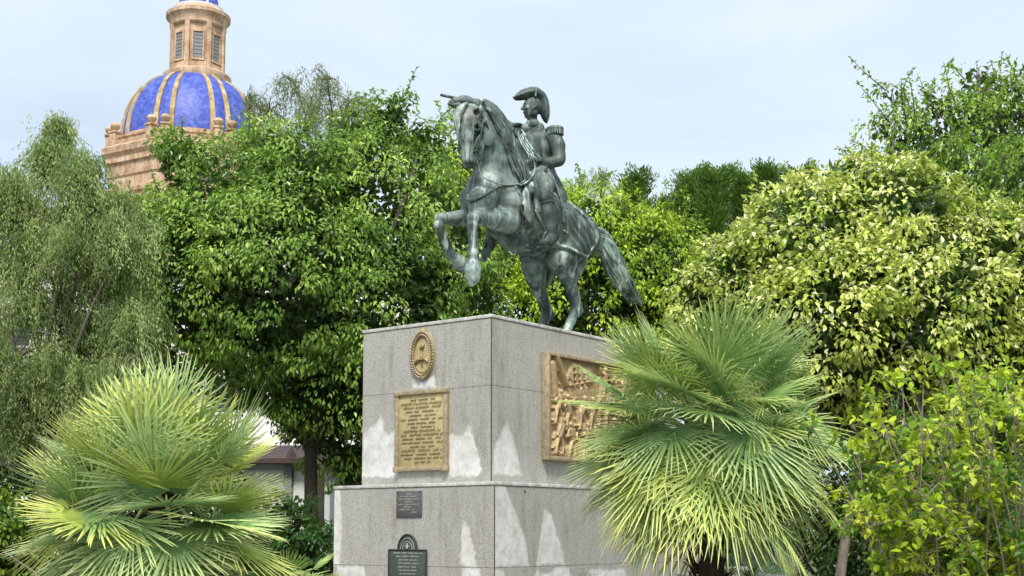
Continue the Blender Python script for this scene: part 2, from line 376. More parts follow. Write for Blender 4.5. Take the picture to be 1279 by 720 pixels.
# ------------------------------------------------------------------ white car behind the big palm
CYY = 23.5; c0 = W(942, 690, CYY)
car = empty('parked_car', (c0[0], CYY, 0), 0); tag(car, 'white parked hatchback with dark rear window behind the large fan palm', 'car')
def loft(secs):                                    # secs: list of (y, [(x,z)...]) symmetric profile half
    V = []; k = len(secs[0][1])
    for y, pr_ in secs: V += [(x, y, z) for x, z in pr_]
    V = np.array(V); F = []
    for i in range(len(secs)-1):
        for j in range(k-1): F.append([i*k+j, i*k+j+1, (i+1)*k+j+1, (i+1)*k+j])
    return V, [np.array(F), np.arange(k)[None], (np.arange(k)+(len(secs)-1)*k)[::-1][None]]
def sect(hw, z0, belt, top, tw):
    R_ = [(hw*.92, z0), (hw, z0+.18), (hw+.01, (z0+belt)/2), (hw*.97, belt), (hw*(.97+tw)/2, (belt+top)/2), (tw*hw, top-.09), (tw*hw*.93, top-.02), (tw*hw*.4, top)]
    return R_+[(-x, z) for x, z in R_[::-1]]
WCAR = simple('white_car_paint', (.80, .80, .79), .25, bmp=0, var=.04); DARKG = simple('dark_car_glass', (.015, .017, .02), .08, bmp=0); BLK = simple('black_plastic', (.02, .02, .02), .5, bmp=0)
mb = MB(); V, F = loft([(0, sect(.80, .35, .80, .93, .9)), (.08, sect(.86, .25, .86, 1.0, .92)), (.35, sect(.87, .22, .92, 1.44, .80)), (.8, sect(.87, .2, .92, 1.51, .80)), (2.0, sect(.87, .2, .92, 1.52, .80)), (2.7, sect(.87, .2, .92, 1.38, .78)), (3.2, sect(.87, .2, .9, .99, .9)), (3.9, sect(.84, .22, .78, .84, .9)), (4.05, sect(.76, .3, .66, .72, .9))])
mb.add(V, F); body = mb.build('body', WCAR, car, autos=35)
mb = MB(); V = np.array([(-.66, .075, .99), (.66, .075, .99), (.60, .325, 1.40), (-.60, .325, 1.40)])+np.array([0, -.02, .01]); V = np.vstack([V, V+np.array([0, .03, 0])])
mb.add(V, np.array([[0, 1, 2, 3], [4, 7, 6, 5], [0, 4, 5, 1], [1, 5, 6, 2], [2, 6, 7, 3], [3, 7, 4, 0]])); rw_ = mb.build('rear_window', DARKG, car)
mb = MB(); mb.tube([(0, .05, 1.03), (.45, .14, 1.12)], .012); mb.build('wiper', BLK, rw_)
for s_ in (-1, 1):
    mb = MB(); P = [(.45, .98), (2.75, .98), (2.35, 1.38), (.75, 1.40)]
    V = np.array([(s_*(.866 if z < 1 else .755), y, z) for y, z in P]); V = np.vstack([V, V-np.array([s_*.03, 0, 0])])
    mb.add(V, np.array([[0, 1, 2, 3], [4, 7, 6, 5], [0, 4, 5, 1], [1, 5, 6, 2], [2, 6, 7, 3], [3, 7, 4, 0]])); mb.build('side_window', DARKG, car)
    mb = MB(); mb.box((s_*.72, .04, .84), (.22, .12, .3), bev=.03); mb.build('tail_light', simple('red_lens', (.45, .02, .015), .2, bmp=0), car, autos=40)
    for yw in (.75, 3.2):
        mb = MB(); V, F = [], None
        a = np.linspace(0, 2*math.pi, 25)[:-1]
        mb.lathe([(.17, -.1), (.29, -.1), (.32, -.06), (.32, .06), (.29, .1), (.17, .1)], (0, 0, 0), 28)
        o = mb.build('wheel', BLK, car, autos=40); o.rotation_euler = (0, math.pi/2, 0); o.location = (s_*.78, yw, .325)
        mb = MB(); mb.lathe([(0, .07), (.1, .08), (.2, .05), (.2, -.05), (0, -.05)], (0, 0, 0), 20); mb.build('rim', simple('alloy', (.5, .5, .5), .3, .8, bmp=0), o, autos=40)
mb = MB(); mb.box((0, .0, .42), (1.6, .14, .24), bev=.05); mb.build('bumper', BLK, car, autos=40)
mb = MB(); mb.box((0, .33, 1.455), (1.2, .24, .035), bev=.012); mb.build('spoiler', WCAR, car, autos=40)
mb = MB(); mb.box((0, .19, 1.41), (.3, .03, .03)); mb.build('brake_light', bpy.data.materials['red_lens'], car)
# ------------------------------------------------------------------ pedestal
TH = .9165; PL = np.array([-math.sin(TH), math.cos(TH), 0]); PR = np.array([math.cos(TH), math.sin(TH), 0]); EZ = np.array([0, 0, 1.])
P0 = np.array([-.248, 15.5, 0]); PA, PB, PE = 2.128, 4.267, .246
ZU, ZL, ZJ = 4.2186, 2.188, 1.187
Q0 = P0-PE*(PL+PR); QA, QB = PA+2*PE, PB+2*PE
def on_face(px, py, O, dirv):
    """(u, z) on the vertical plane through O along dirv"""
    n = np.cross(dirv, EZ); d = ray(px, py); c = np.array([0, 0, EYE]); t = np.dot(O-c, n)/np.dot(d, n); p = c+t*d
    return np.array([np.dot(p-O, dirv), p[2]])
def granite():
    m, nt, b = mat_new('granite')
    f1 = noise(nt, 55, 3, .7); f2 = noise(nt, 22, 4, .6); f3 = noise(nt, 1.6, 5, .6)
    c = ramp(nt, f1, [(.32, (.19, .188, .178)), (.45, (.40, .395, .375)), (.58, (.49, .485, .46)), (.72, (.64, .635, .61))])
    c = mixc(nt, ramp(nt, f2, [(.55, (0, 0, 0)), (.75, (.35, .35, .35))]), c, (.55, .50, .45))
    c = mixc(nt, ramp(nt, f3, [(.3, (0, 0, 0)), (.7, (.45, .45, .45))]), c, (.34, .33, .30))
    st = ramp(nt, noise(nt, 1.6, 6, .7, vscale=(4, 4, .3)), [(.52, (1, 1, 1)), (.75, (.72, .71, .66))]); c = mixc(nt, .8, c, st, 'MULTIPLY')
    tn = N(nt, 'ShaderNodeAttribute'); tn.attribute_name = 'tone'; c = mixc(nt, .8, c, ramp(nt, tn.outputs['Fac'], [(0, (.92, .905, .87)), (1, (1.0, .985, .94))]), 'MULTIPLY')
    gr = ramp(nt, noise(nt, 3.0, 7, .75, vscale=(2.2, 2.2, .5)), [(.50, (1, 1, 1)), (.68, (.62, .60, .54))]); c = mixc(nt, .6, c, gr, 'MULTIPLY')
    at = N(nt, 'ShaderNodeAttribute'); at.attribute_name = 'stain'
    e = noise(nt, 8, 10, .85); 
    ma = N(nt, 'ShaderNodeMath', operation='MULTIPLY_ADD'); nt.links.new(e, ma.inputs[0]); ma.inputs[1].default_value = .22; nt.links.new(at.outputs['Fac'], ma.inputs[2])
    mr = N(nt, 'ShaderNodeMapRange'); nt.links.new(ma.outputs[0], mr.inputs[0]); mr.inputs[1].default_value = .095; mr.inputs[2].default_value = .125
    w_ = ramp(nt, noise(nt, 7, 7, .75), [(.33, (.50, .49, .46)), (.58, (.74, .74, .72))])
    g = N(nt, 'ShaderNodeMath', operation='MULTIPLY'); nt.links.new(mr.outputs[0], g.inputs[0])
    nt.links.new(ramp(nt, noise(nt, 5, 5, .7), [(.25, (.6, .6, .6)), (.55, (.95, .95, .95))]), g.inputs[1])
    c = mixc(nt, g.outputs[0], c, w_)
    nt.links.new(c, b.inputs['Base Color']); b.inputs['Roughness'].default_value = .55; b.inputs['Specular IOR Level'].default_value = .4
    bump(nt, b, noise(nt, 60, 4), .12, .01); return m
GRAN = granite()
ped = empty('pedestal', tuple(P0+PL*PA/2+PR*PB/2)); tag(ped, 'two tier grey granite pedestal with streaked lime stains under the bronze rider', 'pedestal')
pc = np.array(ped.location)
def poly_sd(P, poly):                    # signed distance (+ inside) to a 2-D polygon
    poly = np.asarray(poly, float); n = len(poly); d = np.full(len(P), 1e9); ins = np.zeros(len(P), bool)
    for i in range(n):
        a, b = poly[i], poly[(i+1) % n]; e = b-a; w_ = P-a
        t = np.clip((w_@e)/max(e@e, 1e-12), 0, 1); d = np.minimum(d, np.linalg.norm(w_-t[:, None]*e, axis=1))
        c = (a[1] > P[:, 1]) != (b[1] > P[:, 1])
        with np.errstate(divide='ignore', invalid='ignore'): x = a[0]+(P[:, 1]-a[1])*(e[0])/(e[1] if e[1] else 1e-12)
        ins ^= c & (P[:, 0] < x)
    return np.where(ins, d, -d)
def z4(l): return [(410+x/2.117, 380+y/2.117) for x, y in l]
def z5(l): return [(600+x/2.119, 380+y/2.119) for x, y in l]
ST = {'UL': [z4(l) for l in ([(88, 458), (95, 340), (118, 322), (140, 292), (148, 330), (160, 350), (180, 330), (186, 440), (178, 458)], [(318, 455), (322, 345), (345, 350), (360, 340), (375, 316), (385, 360), (400, 400), (405, 440), (398, 455)],
              [(222, 222), (225, 198), (250, 205), (280, 190), (282, 222)])],
      'UR': [z5([(33, 450), (35, 385), (58, 335), (70, 310), (84, 350), (98, 400), (110, 452)])],
      'LL': [z4(l) for l in ([(5, 485), (32, 485), (35, 560), (33, 640), (28, 688), (5, 690)], [(22, 693), (92, 693), (104, 740), (120, 800), (22, 800)], [(348, 690), (352, 620), (356, 572), (372, 590), (384, 640), (392, 692)],
              [(355, 698), (400, 698), (412, 800), (350, 800)])],
      'LR': [z5(l) for l in ([(33, 693), (36, 475), (62, 478), (80, 520), (100, 560), (118, 620), (128, 693)], [(150, 690), (158, 620), (170, 543), (188, 560), (207, 620), (222, 687)], [(125, 760), (148, 702), (168, 720), (200, 698), (235, 700), (248, 760)],
              [(260, 760), (290, 700), (340, 705), (380, 700), (400, 760)], [(20, 700), (60, 705), (80, 760), (20, 760)])]}
def face_panels(mb, att, O, d, nrmv, L_, z0, z1, ucuts, zcuts, key, gap=.005, depth=.05):
    """slabs covering one face; front surface finely divided and carrying the stain distance"""
    us = [0]+ucuts+[L_]; zs = [z0]+zcuts+[z1]
    polys = [np.array([on_face(px, py, O, d) for px, py in p]) for p in ST.get(key, [])]
    for i in range(len(us)-1):
        for j in range(len(zs)-1):
            u0, u1 = us[i]+(gap/2 if i else 0), us[i+1]-(gap/2 if i < len(us)-2 else 0); a0, a1 = zs[j]+(gap/2 if j else 0), zs[j+1]-(gap/2 if j < len(zs)-2 else 0)
            nu, nz_ = max(2, int((u1-u0)/.02)), max(2, int((a1-a0)/.02))
            U, Z = np.meshgrid(np.linspace(u0, u1, nu), np.linspace(a0, a1, nz_), indexing='ij'); uz = np.stack([U.ravel(), Z.ravel()], -1)
            V = O-pc+uz[:, :1]*d+uz[:, 1:]*EZ
            sdv = np.full(len(uz), -.5)
            for p in polys: sdv = np.maximum(sdv, poly_sd(uz, p))
            ii, jj = np.meshgrid(np.arange(nu-1), np.arange(nz_-1), indexing='ij')
            F = np.stack([ii*nz_+jj, (ii+1)*nz_+jj, (ii+1)*nz_+jj+1, ii*nz_+jj+1], -1).reshape(-1, 4)
            mb.add(V, F); att.append(sdv)
            c = np.array([(u0, a0), (u1, a0), (u1, a1), (u0, a1)]); f_ = O-pc+c[:, :1]*d+c[:, 1:]*EZ; bk = f_-nrmv*depth
            mb.add(np.vstack([f_, bk]), np.array([[0, 4, 5, 1], [1, 5, 6, 2], [2, 6, 7, 3], [3, 7, 4, 0]])); att.append(np.full(8, -.5))
def tier(name, O, A, B, z0, z1, kl, kr, uL, uR, zc_):
    mb = MB(); att = []
    nL, nR = -PR, -PL                    # outward normals of the left and right faces
    g = .004
    face_panels(mb, att, O+PL*g, PL, nL, A-g, z0, z1, uL, zc_, kl)
    face_panels(mb, att, O+PR*g, PR, nR, B-g, z0, z1, uR, zc_, kr)
    face_panels(mb, att, O+PR*B+PL*g, PL, PR, A-2*g, z0, z1, uL, zc_, '')
    face_panels(mb, att, O+PL*A+PR*g, PR, PL, B-2*g, z0, z1, uR, zc_, '')
    c = O+PL*A/2+PR*B/2-pc+EZ*(z0+z1)/2; n0 = mb.n
    mb.box(c, (A-.05, B-.05, z1-z0), np.array([PL, PR, EZ])); att.append(np.full(mb.n-n0, -.5))
    F = [np.concatenate(v) for v in mb.F.values()]
    V_all = np.concatenate(mb.V); r3 = np.random.default_rng(len(name)+int(z0*10)); tone = np.concatenate([np.full(len(v), r3.uniform(0, 1)) for v in mb.V])
    return mesh(name, V_all, F, GRAN, ped, False, attrs={'stain': np.concatenate(att), 'tone': tone})
zu_mid = on_face(500, 491, P0, PL)[1]
tier('upper_block', P0, PA, PB, ZL, ZU-.045, 'UL', 'UR', [], [on_face(613, 390, P0, PR)[1]*0+2.2+1.05], [zu_mid])
uj = on_face(462, 650, Q0, PL)[0]; ujr = on_face(673, 650, Q0, PR)[0]; ujr2 = on_face(842, 660, Q0, PR)[0]
tier('lower_block', Q0, QA, QB, .12, ZL-.045, 'LL', 'LR', [uj], [ujr, (ujr+ujr2)/2, ujr2], [ZJ])
def slab(name, O, A, B, z0, z1, ov, par):
    mb = MB(); mb.box(O+PL*A/2+PR*B/2-pc+EZ*(z0+z1)/2, (A+2*ov, B+2*ov, z1-z0), np.array([PL, PR, EZ]), .006); return mb.build(name, GRAN, par, autos=40)
slab('upper_cap', P0, PA, PB, ZU-.042, ZU, .012, ped); slab('lower_cap', Q0, QA, QB, ZL-.042, ZL, .012, ped)
slab('plinth', Q0, QA, QB, 0, .12, .25, ped)
mb = MB(); MORT = simple('dark_mortar', (.07, .065, .055), .95, bmp=0)
for O_, z0, z1 in ((P0, ZL+.002, ZU-.046), (Q0, .122, ZL-.046)): mb.box(O_-pc+EZ*(z0+z1)/2-(PL+PR)*.0005, (.009, .009, z1-z0), np.array([PL, PR, EZ]))
for O_, A, B, z in ((P0, PA, PB, ZU-.044), (Q0, QA, QB, ZL-.044), (P0, PA, PB, ZL+.004)): mb.box(O_+PL*A/2+PR*B/2-pc+EZ*z, (A+.003, B+.003, .006), np.array([PL, PR, EZ]))
mb.build('mortar_joint', MORT, ped)
# plaques: frames of the two visible faces
BRASS = simple('aged_brass', (.62, .52, .27), .5, .3, .35, 14, .3, col2=(.46, .37, .18))
BRASS_F = simple('brass_frame', (.52, .43, .27), .55, .3, .4, 18, .3, col2=(.30, .23, .16))
GREYPL = simple('grey_metal_plaque', (.17, .17, .175), .5, .5, .3, 30, .3); DKLET = simple('dark_lettering', (.16, .11, .06), .7, bmp=0)
GRNPL = simple('dark_green_bronze_plaque', (.10, .125, .105), .5, .4, .4, 25, .3); LTLET = simple('worn_light_lettering', (.42, .46, .40), .6, bmp=0); BLKR = simple('black_rim', (.03, .03, .028), .5, bmp=0)
GOLD = simple('gilded_relief', (.54, .41, .22), .5, .35, .5, 18, .3, col2=(.34, .24, .12))
class Face:                               # local x runs left to right in the picture, y up, z out of the wall
    def __init__(s, O, d, n, rev): s.O, s.d, s.n, s.rev = O, d, n, rev; s.ex = -d if rev else d
    def P(s, u, z, out=0.): return s.O+s.d*u+EZ*z+s.n*out
    def frame(s): return np.array([s.ex, EZ, s.n])
FL = Face(P0, PL, -PR, True); FR = Face(P0, PR, -PL, False); GL = Face(Q0, PL, -PR, True)
def fbox(mb, F_, u, z, su, sz, o0, o1, bev=.004): mb.box(F_.P(u, z, (o0+o1)/2)-pc, (su, sz, o1-o0), F_.frame(), bev)
def scribble(mb, F_, u0, u1, z, hgt, out, rad, rnd, gaps=.12):
    """one worn line of raised script"""
    x = u0; step = hgt*.42
    while x < u1-step:
        wl = rnd.uniform(2, 7)*hgt*.8; e = min(u1, x+wl); pts = []; n = max(3, int((e-x)/step)*2)
        for i in range(n):
            t = i/(n-1); pts.append(F_.P(F_.s0-(x+(e-x)*t) if F_.rev else F_.s0+(x+(e-x)*t), z+hgt*(.5 if i % 2 else -.35)*rnd.uniform(.5, 1.1), out)-pc)
        mb.tube(pts, rad, 4, False); x = e+gaps*rnd.uniform(.15, .5)
# inscription plaque
a_ = on_face(497, 489, P0, PL); b_ = on_face(561, 589, P0, PL); uc, zc2 = (a_[0]+b_[0])/2, (a_[1]+b_[1])/2; wu, hz_ = a_[0]-b_[0], a_[1]-b_[1]-.03
mb = MB(); fbox(mb, FL, uc, zc2, wu, hz_, .005, .03); ip = mb.build('inscription_plaque', BRASS, ped, autos=40); tag(ip, 'tall brass plaque with lines of worn cursive text in a raised frame')
mb = MB(); fw = .055
for s_ in (-1, 1):
    fbox(mb, FL, uc+s_*(wu/2-fw/2), zc2, fw, hz_+.02, .004, .065, .012); fbox(mb, FL, uc, zc2+s_*(hz_/2-fw/2), wu-2*fw, fw, .004, .062, .012)
    for t_ in (-1, 1): fbox(mb, FL, uc+s_*(wu/2-fw*.5), zc2+t_*(hz_/2-fw*.5), fw*1.35, fw*1.35, .003, .082, .012)
mb.build('frame', BRASS_F, ip, autos=40)
mb = MB(); rnd = random.Random(3); FL.s0 = uc+wu/2-fw; W_ = wu-2*fw; nl = 17
for i in range(nl):
    z_ = zc2+hz_/2-fw-.07-i*(hz_-2*fw-.12)/(nl-1)
    ins = [.26, .04, .10, .16, .24, .04, .2, .26, .10, .04, .08, .05, .26, .05, .05, .12, .36][i]*W_
    scribble(mb, FL, ins, W_-ins*(.8 if i != nl-2 else .3), z_, .05 if i in (1, 2, 8, 9, 13) else .036, .033, .0042 if i in (2, 8, 9) else .0034, rnd)
mb.build('lettering', DKLET, ip)
# oval coat of arms
ctr = on_face(529.5, 444, P0, PL); ow, oh = (on_face(514.5, 444, P0, PL)[0]-on_face(544.5, 444, P0, PL)[0])/2*.92, .305
el = lambda s_, n=40: [(s_*ow*math.cos(q), s_*oh*math.sin(q)) for q in np.linspace(0, 2*math.pi, n, endpoint=False)]
C_ = FL.P(*ctr)-pc; ex_, ez_ = FL.ex, EZ; nn = FL.n
def lc(x, y, o): return C_+ex_*x+EZ*y+nn*o
mb = MB(); mb.prism(el(1.0), C_, ex_, EZ, nn, .004, .03); em = mb.build('coat_of_arms', BRASS, ped, autos=30); tag(em, 'oval brass coat of arms with a laurel wreath and clasped hands')
mb = MB()
for i in range(46):                       # laurel wreath
    q = i/46*2*math.pi; t_ = nrm(np.array([-ow*math.sin(q), oh*math.cos(q)]))*(1 if math.cos(q) > 0 else -1); o_ = nrm(np.array([ow*math.cos(q), oh*math.sin(q)]))
    for s_ in (-1, 1):
        b0 = np.array([.88*ow*math.cos(q), .88*oh*math.sin(q)]); e0 = b0+t_*.05+o_*.028*s_; m0 = (b0+e0)/2+o_*s_*.01
        mb.tube([lc(*b0, .035), lc(*m0, .05), lc(*e0, .04)], [.006, .014, .003], 6)
mb.build('wreath', BRASS_F, em, True)
mb = MB(); pts = [lc(x, y, .032) for x, y in el(.72)]; mb.tube(pts+pts[:1], .008, 6)
mb.tube([lc(0, -.16, .04), lc(0, .09, .045)], .007, 6)                      # pike
mb.lathe([(0, 0), (.03, .004), (.036, .03), (.028, .055), (0, .075)], (0, 0, 0), 10); 
V_ = mb.V[-1]; mb.V[-1] = np.array([lc(v[0]+(.018 if v[2] > .05 else 0), .07+v[2], .045+v[1]*.6) for v in V_])   # cap
for s_ in (-1, 1):                        # forearms and clasped hands
    mb.tube([lc(s_*.125, -.115, .03), lc(s_*.06, -.06, .045), lc(s_*.012, -.045, .05)], [.024, .019, .017], 8)
    for k in range(4): mb.tube([lc(s_*.012, -.03-.01*k, .06), lc(-s_*.02, -.035-.01*k, .058)], .0055, 5)
mb.build('clasped_hands', simple('brass_charge', (.42, .31, .14), .5, .5), em, True)
mb = MB()
for i in range(15):                       # rising sun on top
    q = math.pi*i/14; mb.tube([lc(0, oh*.98, .02), lc(.05*math.cos(q), oh*.98+.05*math.sin(q), .02)], [.009, .003], 5)
mb.prism([(.035*math.cos(q), oh*.98+.035*math.sin(q)) for q in np.linspace(0, 2*math.pi, 16, endpoint=False)], C_, ex_, EZ, nn, .004, .035)
mb.build('rising_sun', BRASS, em)
# small square grey plaque on the lower tier
a_ = on_face(496.2, 614, Q0, PL); b_ = on_face(527.5, 646, Q0, PL); uc, zc2 = (a_[0]+b_[0])/2, (a_[1]+b_[1])/2; wu, hz_ = a_[0]-b_[0], a_[1]-b_[1]
mb = MB(); fbox(mb, GL, uc, zc2, wu, hz_, .004, .018); sq = mb.build('square_plaque', GREYPL, ped, autos=40); tag(sq, 'small square grey metal plaque with faint writing')
mb = MB(); GL.s0 = uc+wu/2
for i, (i0, i1) in enumerate([(.4, .6), (.15, .85), (.12, .9), (.35, .65), (.1, .9), (.3, .6), (.15, .8), (.6, .85)]):
    scribble(mb, GL, i0*wu, i1*wu, zc2+hz_*.38-i*hz_*.1, .024, .02, .003, rnd, .05)
mb.build('lettering', LTLET, sq)
mb = MB()
for x in (-1, 1):
    for y in (-1, 1): mb.add(*(lambda V, F: (V, F))(*tube([GL.P(uc+x*wu*.45, zc2+y*hz_*.45, .01)-pc, GL.P(uc+x*wu*.45, zc2+y*hz_*.45, .026)-pc], .009, 8)))
mb.build('screws', BLKR, sq)
# dark green plaque with an arched crest
a_ = on_face(487, 687, Q0, PL); b_ = on_face(533.5, 745, Q0, PL); uc, zc2 = (a_[0]+b_[0])/2, (a_[1]+b_[1])/2; wu, hz_ = a_[0]-b_[0], a_[1]-b_[1]
mb = MB(); fbox(mb, GL, uc, zc2, wu, hz_, .004, .02); gp = mb.build('arched_plaque', GRNPL, ped, autos=40); tag(gp, 'dark green bronze plaque with arched emblem on top')
Cg = GL.P(uc, zc2+hz_/2)-pc; rr = wu*.25
mb = MB(); mb.prism([(rr*math.cos(q), rr*1.22*math.sin(q)) for q in np.linspace(0, math.pi, 18)], Cg, GL.ex, EZ, GL.n, .004, .02)
cr = mb.build('arched_crest', GRNPL, gp)
mb = MB()
mb.tube([Cg+GL.ex*rr*math.cos(q)+EZ*rr*1.22*math.sin(q)+GL.n*.02 for q in np.linspace(0, math.pi, 18)], .012, 6)
c4 = [GL.P(uc+x*wu/2, zc2+y*hz_/2, .02)-pc for x, y in ((-1, -1), (1, -1), (1, 1), (-1, 1), (-1, -1))]
for i in range(4): mb.tube([c4[i], c4[i+1]], .011, 6)
mb.build('rim', BLKR, gp)
mb = MB(); 
for f_ in (.72, .5): mb.tube([Cg+GL.ex*rr*f_*math.cos(q)+EZ*(rr*1.22*f_*math.sin(q)+.01)+GL.n*.021 for q in np.linspace(0, math.pi, 14)], .004, 5)
mb.tube([Cg+EZ*.02+GL.n*.024, Cg+EZ*rr*.55+GL.n*.024], [.016, .008], 6); mb.tube([Cg-GL.ex*rr*.25+EZ*rr*.3+GL.n*.024, Cg+GL.ex*rr*.25+EZ*rr*.3+GL.n*.024], .007, 6)
GL.s0 = uc+wu/2
for i, (i0, i1) in enumerate([(.13, .9), (.2, .8), (.25, .75), (.25, .78), (.25, .74), (.28, .75), (.3, .72), (.15, .5), (.4, .9), (.2, .8), (.25, .7), (.3, .7)]):
    scribble(mb, GL, i0*wu, i1*wu, zc2+hz_*.43-i*.042, .024, .022, .0032, rnd, .05)
mb.build('lettering', LTLET, gp)
# gilded relief on the right face
a_ = on_face(677, 440, P0, PR); b_ = on_face(677, 572, P0, PR); u0 = a_[0]; u1 = PB-u0; z1_, z0_ = a_[1]-.02, b_[1]
w_, h_ = u1-u0, z1_-z0_; nx, ny = int(w_/.006), int(h_/.006)
X, Z = np.meshgrid(np.linspace(0, w_, nx), np.linspace(0, h_, ny), indexing='ij'); Hh = np.zeros_like(X)
def cap2(ax_, ay, bx, by, r0, r1, hh):
    global Hh
    e = np.array([bx-ax_, by-ay]); t = np.clip(((X-ax_)*e[0]+(Z-ay)*e[1])/max(e@e, 1e-9), 0, 1); d = np.hypot(X-ax_-t*e[0], Z-ay-t*e[1]); r = r0+(r1-r0)*t
    Hh = np.maximum(Hh, hh*np.sqrt(np.clip(1-(d/r)**2, 0, 1)))
rr_ = random.Random(11)
def figure(x, y, s, lean, hh=.085):       # a small relief figure: head, torso, two arms, two legs
    cap2(x+lean*s*.5, y+.82*s, x+lean*s*.5, y+.84*s, .085*s, .085*s, hh*1.1); cap2(x+lean*s*.4, y+.68*s, x, y+.42*s, .14*s, .10*s, hh)
    for k in (-1, 1):
        ex2, ey2 = x+lean*s*.4+k*s*rr_.uniform(.16, .28), y+s*rr_.uniform(.45, .72)
        cap2(x+lean*s*.4+k*.1*s, y+.7*s, ex2, ey2, .05*s, .045*s, hh*.9); cap2(ex2, ey2, ex2+s*rr_.uniform(-.15, .2), ey2+s*rr_.uniform(-.1, .25), .045*s, .03*s, hh*.9)
        kx = x+k*s*rr_.uniform(.04, .16); cap2(x+k*.04*s, y+.42*s, kx, y+.2*s, .075*s, .06*s, hh*.9); cap2(kx, y+.2*s, kx-.05*s, y, .055*s, .035*s, hh*.9)
cap2(.55, h_*.62, 1.0, h_*.66, .13, .13, .05); cap2(.55, h_*.66, .62, h_*.9, .11, .10, .045); cap2(.62, h_*.78, .95, h_*.84, .16, .15, .04)    # hull and sails of a ship
for i in range(4):
    cap2(.50+i*.03, h_*.60-.012*i, 1.08, h_*.63-.03*i, .022, .022, .06)
cap2(.48, h_*.72, 1.02, h_*.80, .016, .016, .075); cap2(.2, h_*.98, .42, h_*.72, .05, .04, .08); cap2(.13, h_*.9, .18, h_*.62, .07, .06, .07)
for (x, y, s, l) in [(.22, h_*.33, .5, .2), (.47, h_*.28, .52, -.2), (.74, h_*.30, .5, .3), (1.0, h_*.3, .5, 0), (.25, .06, .52, .3), (.55, .03, .5, -.3), (.82, .05, .5, .2), (1.1, .04, .52, .1), (1.35, h_*.3, .55, .2), (1.6, .06, .6, -.2), (1.4, .05, .5, .1), (1.85, h_*.25, .6, .1), (1.3, h_*.62, .5, 0), (1.75, h_*.6, .5, .2), (2.1, .1, .6, 0), (2.1, h_*.5, .6, -.1)]:
    if x < w_-.15: figure(x, y, s, l)
for i in range(170): x = rr_.uniform(.1, w_-.1); y = rr_.uniform(.05, h_*.9); cap2(x, y, x+rr_.uniform(-.08, .08), y+rr_.uniform(-.08, .08), rr_.uniform(.012, .03), .012, rr_.uniform(.03, .06))
for i in range(3):
    for j in range(3):
        gx, gy = .60+i*.115, h_*.75+j*.085+i*.012; m_ = (abs(X-gx) < .022) & (abs(Z-gy) < .022); Hh[m_] = -.035
for k in range(1): Hh = (Hh+np.roll(Hh, 1, 0)+np.roll(Hh, -1, 0)+np.roll(Hh, 1, 1)+np.roll(Hh, -1, 1))/5
V = (FR.P(0, 0)-pc)[None]+(X.ravel()+u0)[:, None]*PR+(Z.ravel()+z0_)[:, None]*EZ+(Hh.ravel()+.045)[:, None]*(-PL)
ii, jj = np.meshgrid(np.arange(nx-1), np.arange(ny-1), indexing='ij'); F = np.stack([ii*ny+jj, (ii+1)*ny+jj, (ii+1)*ny+jj+1, ii*ny+jj+1], -1).reshape(-1, 4)
rel = mesh('relief_plaque', V, F, GOLD, ped, True); tag(rel, 'gilded bronze relief of ships and figures in a plain frame on the long face')
mb = MB(); fw = .05; um, zm = (u0+u1)/2, (z0_+z1_)/2
for s_ in (-1, 1):
    fbox(mb, FR, um+s_*w_/2, zm, fw, h_+fw, .003, .12, .01); fbox(mb, FR, um, zm+s_*h_/2, w_-fw, fw, .003, .118, .01)
mb.build('frame', BRASS_F, rel, autos=40)
mb = MB(); cc = on_face(655.5, 614, Q0, PR); mb.add(*tube([Q0+PR*cc[0]+EZ*cc[1]-PL*.001-pc, Q0+PR*cc[0]+EZ*cc[1]-PL*.008-pc], .013, 10)); mb.build('bolt_hole', BLKR, ped)
# ------------------------------------------------------------------ equestrian statue (sculpted as distance fields, surfaced as real meshes)
def bronze(name='bronze', dark=0.):
    m, nt, b = mat_new(name)
    n1 = noise(nt, 2.3, 7, .65); n2 = noise(nt, 9, 6, .7); n3 = noise(nt, 5, 6, .7, vscale=(1.8, 1.8, .22))
    c = ramp(nt, n1, [(.40, (.040, .058, .055)), (.50, (.10, .145, .135)), (.60, (.25, .325, .30))])
    c = mixc(nt, ramp(nt, n3, [(.515, (0, 0, 0)), (.61, (.85, .85, .85))]), c, (.42, .50, .46))
    c = mixc(nt, ramp(nt, n2, [(.53, (0, 0, 0)), (.66, (.45, .45, .45))]), c, (.045, .055, .050))
    c = mixc(nt, ramp(nt, noise(nt, 1.3, 5, .6), [(.53, (0, 0, 0)), (.62, (.35, .35, .35))]), c, (.20, .165, .135))
    g = N(nt, 'ShaderNodeNewGeometry'); p = ramp(nt, g.outputs['Pointiness'], [(.44, (.12, .13, .12)), (.495, (.85, .85, .85)), (.54, (1.6, 1.6, 1.55))])  # shading painted by curvature: dark in creases, bright on edges, with crevice patina
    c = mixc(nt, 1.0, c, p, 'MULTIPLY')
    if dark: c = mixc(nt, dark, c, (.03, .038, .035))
    nt.links.new(c, b.inputs['Base Color']); b.inputs['Metallic'].default_value = .25
    r_ = N(nt, 'ShaderNodeMapRange'); nt.links.new(n2, r_.inputs[0]); r_.inputs[3].default_value = .72; r_.inputs[4].default_value = .48; nt.links.new(r_.outputs[0], b.inputs['Roughness'])
    bump(nt, b, noise(nt, 22, 6, .65), .35, .02); return m
BRZ = bronze(); BRZ_D = bronze('dark_bronze', .58); BRZ_L = bronze('worn_bronze', 0.); BRZ_C = bronze('mid_dark_bronze', .5); BRZ_H = bronze('hat_bronze', .65)  # rider and saddle cloth take the same bronze mixed evenly darker

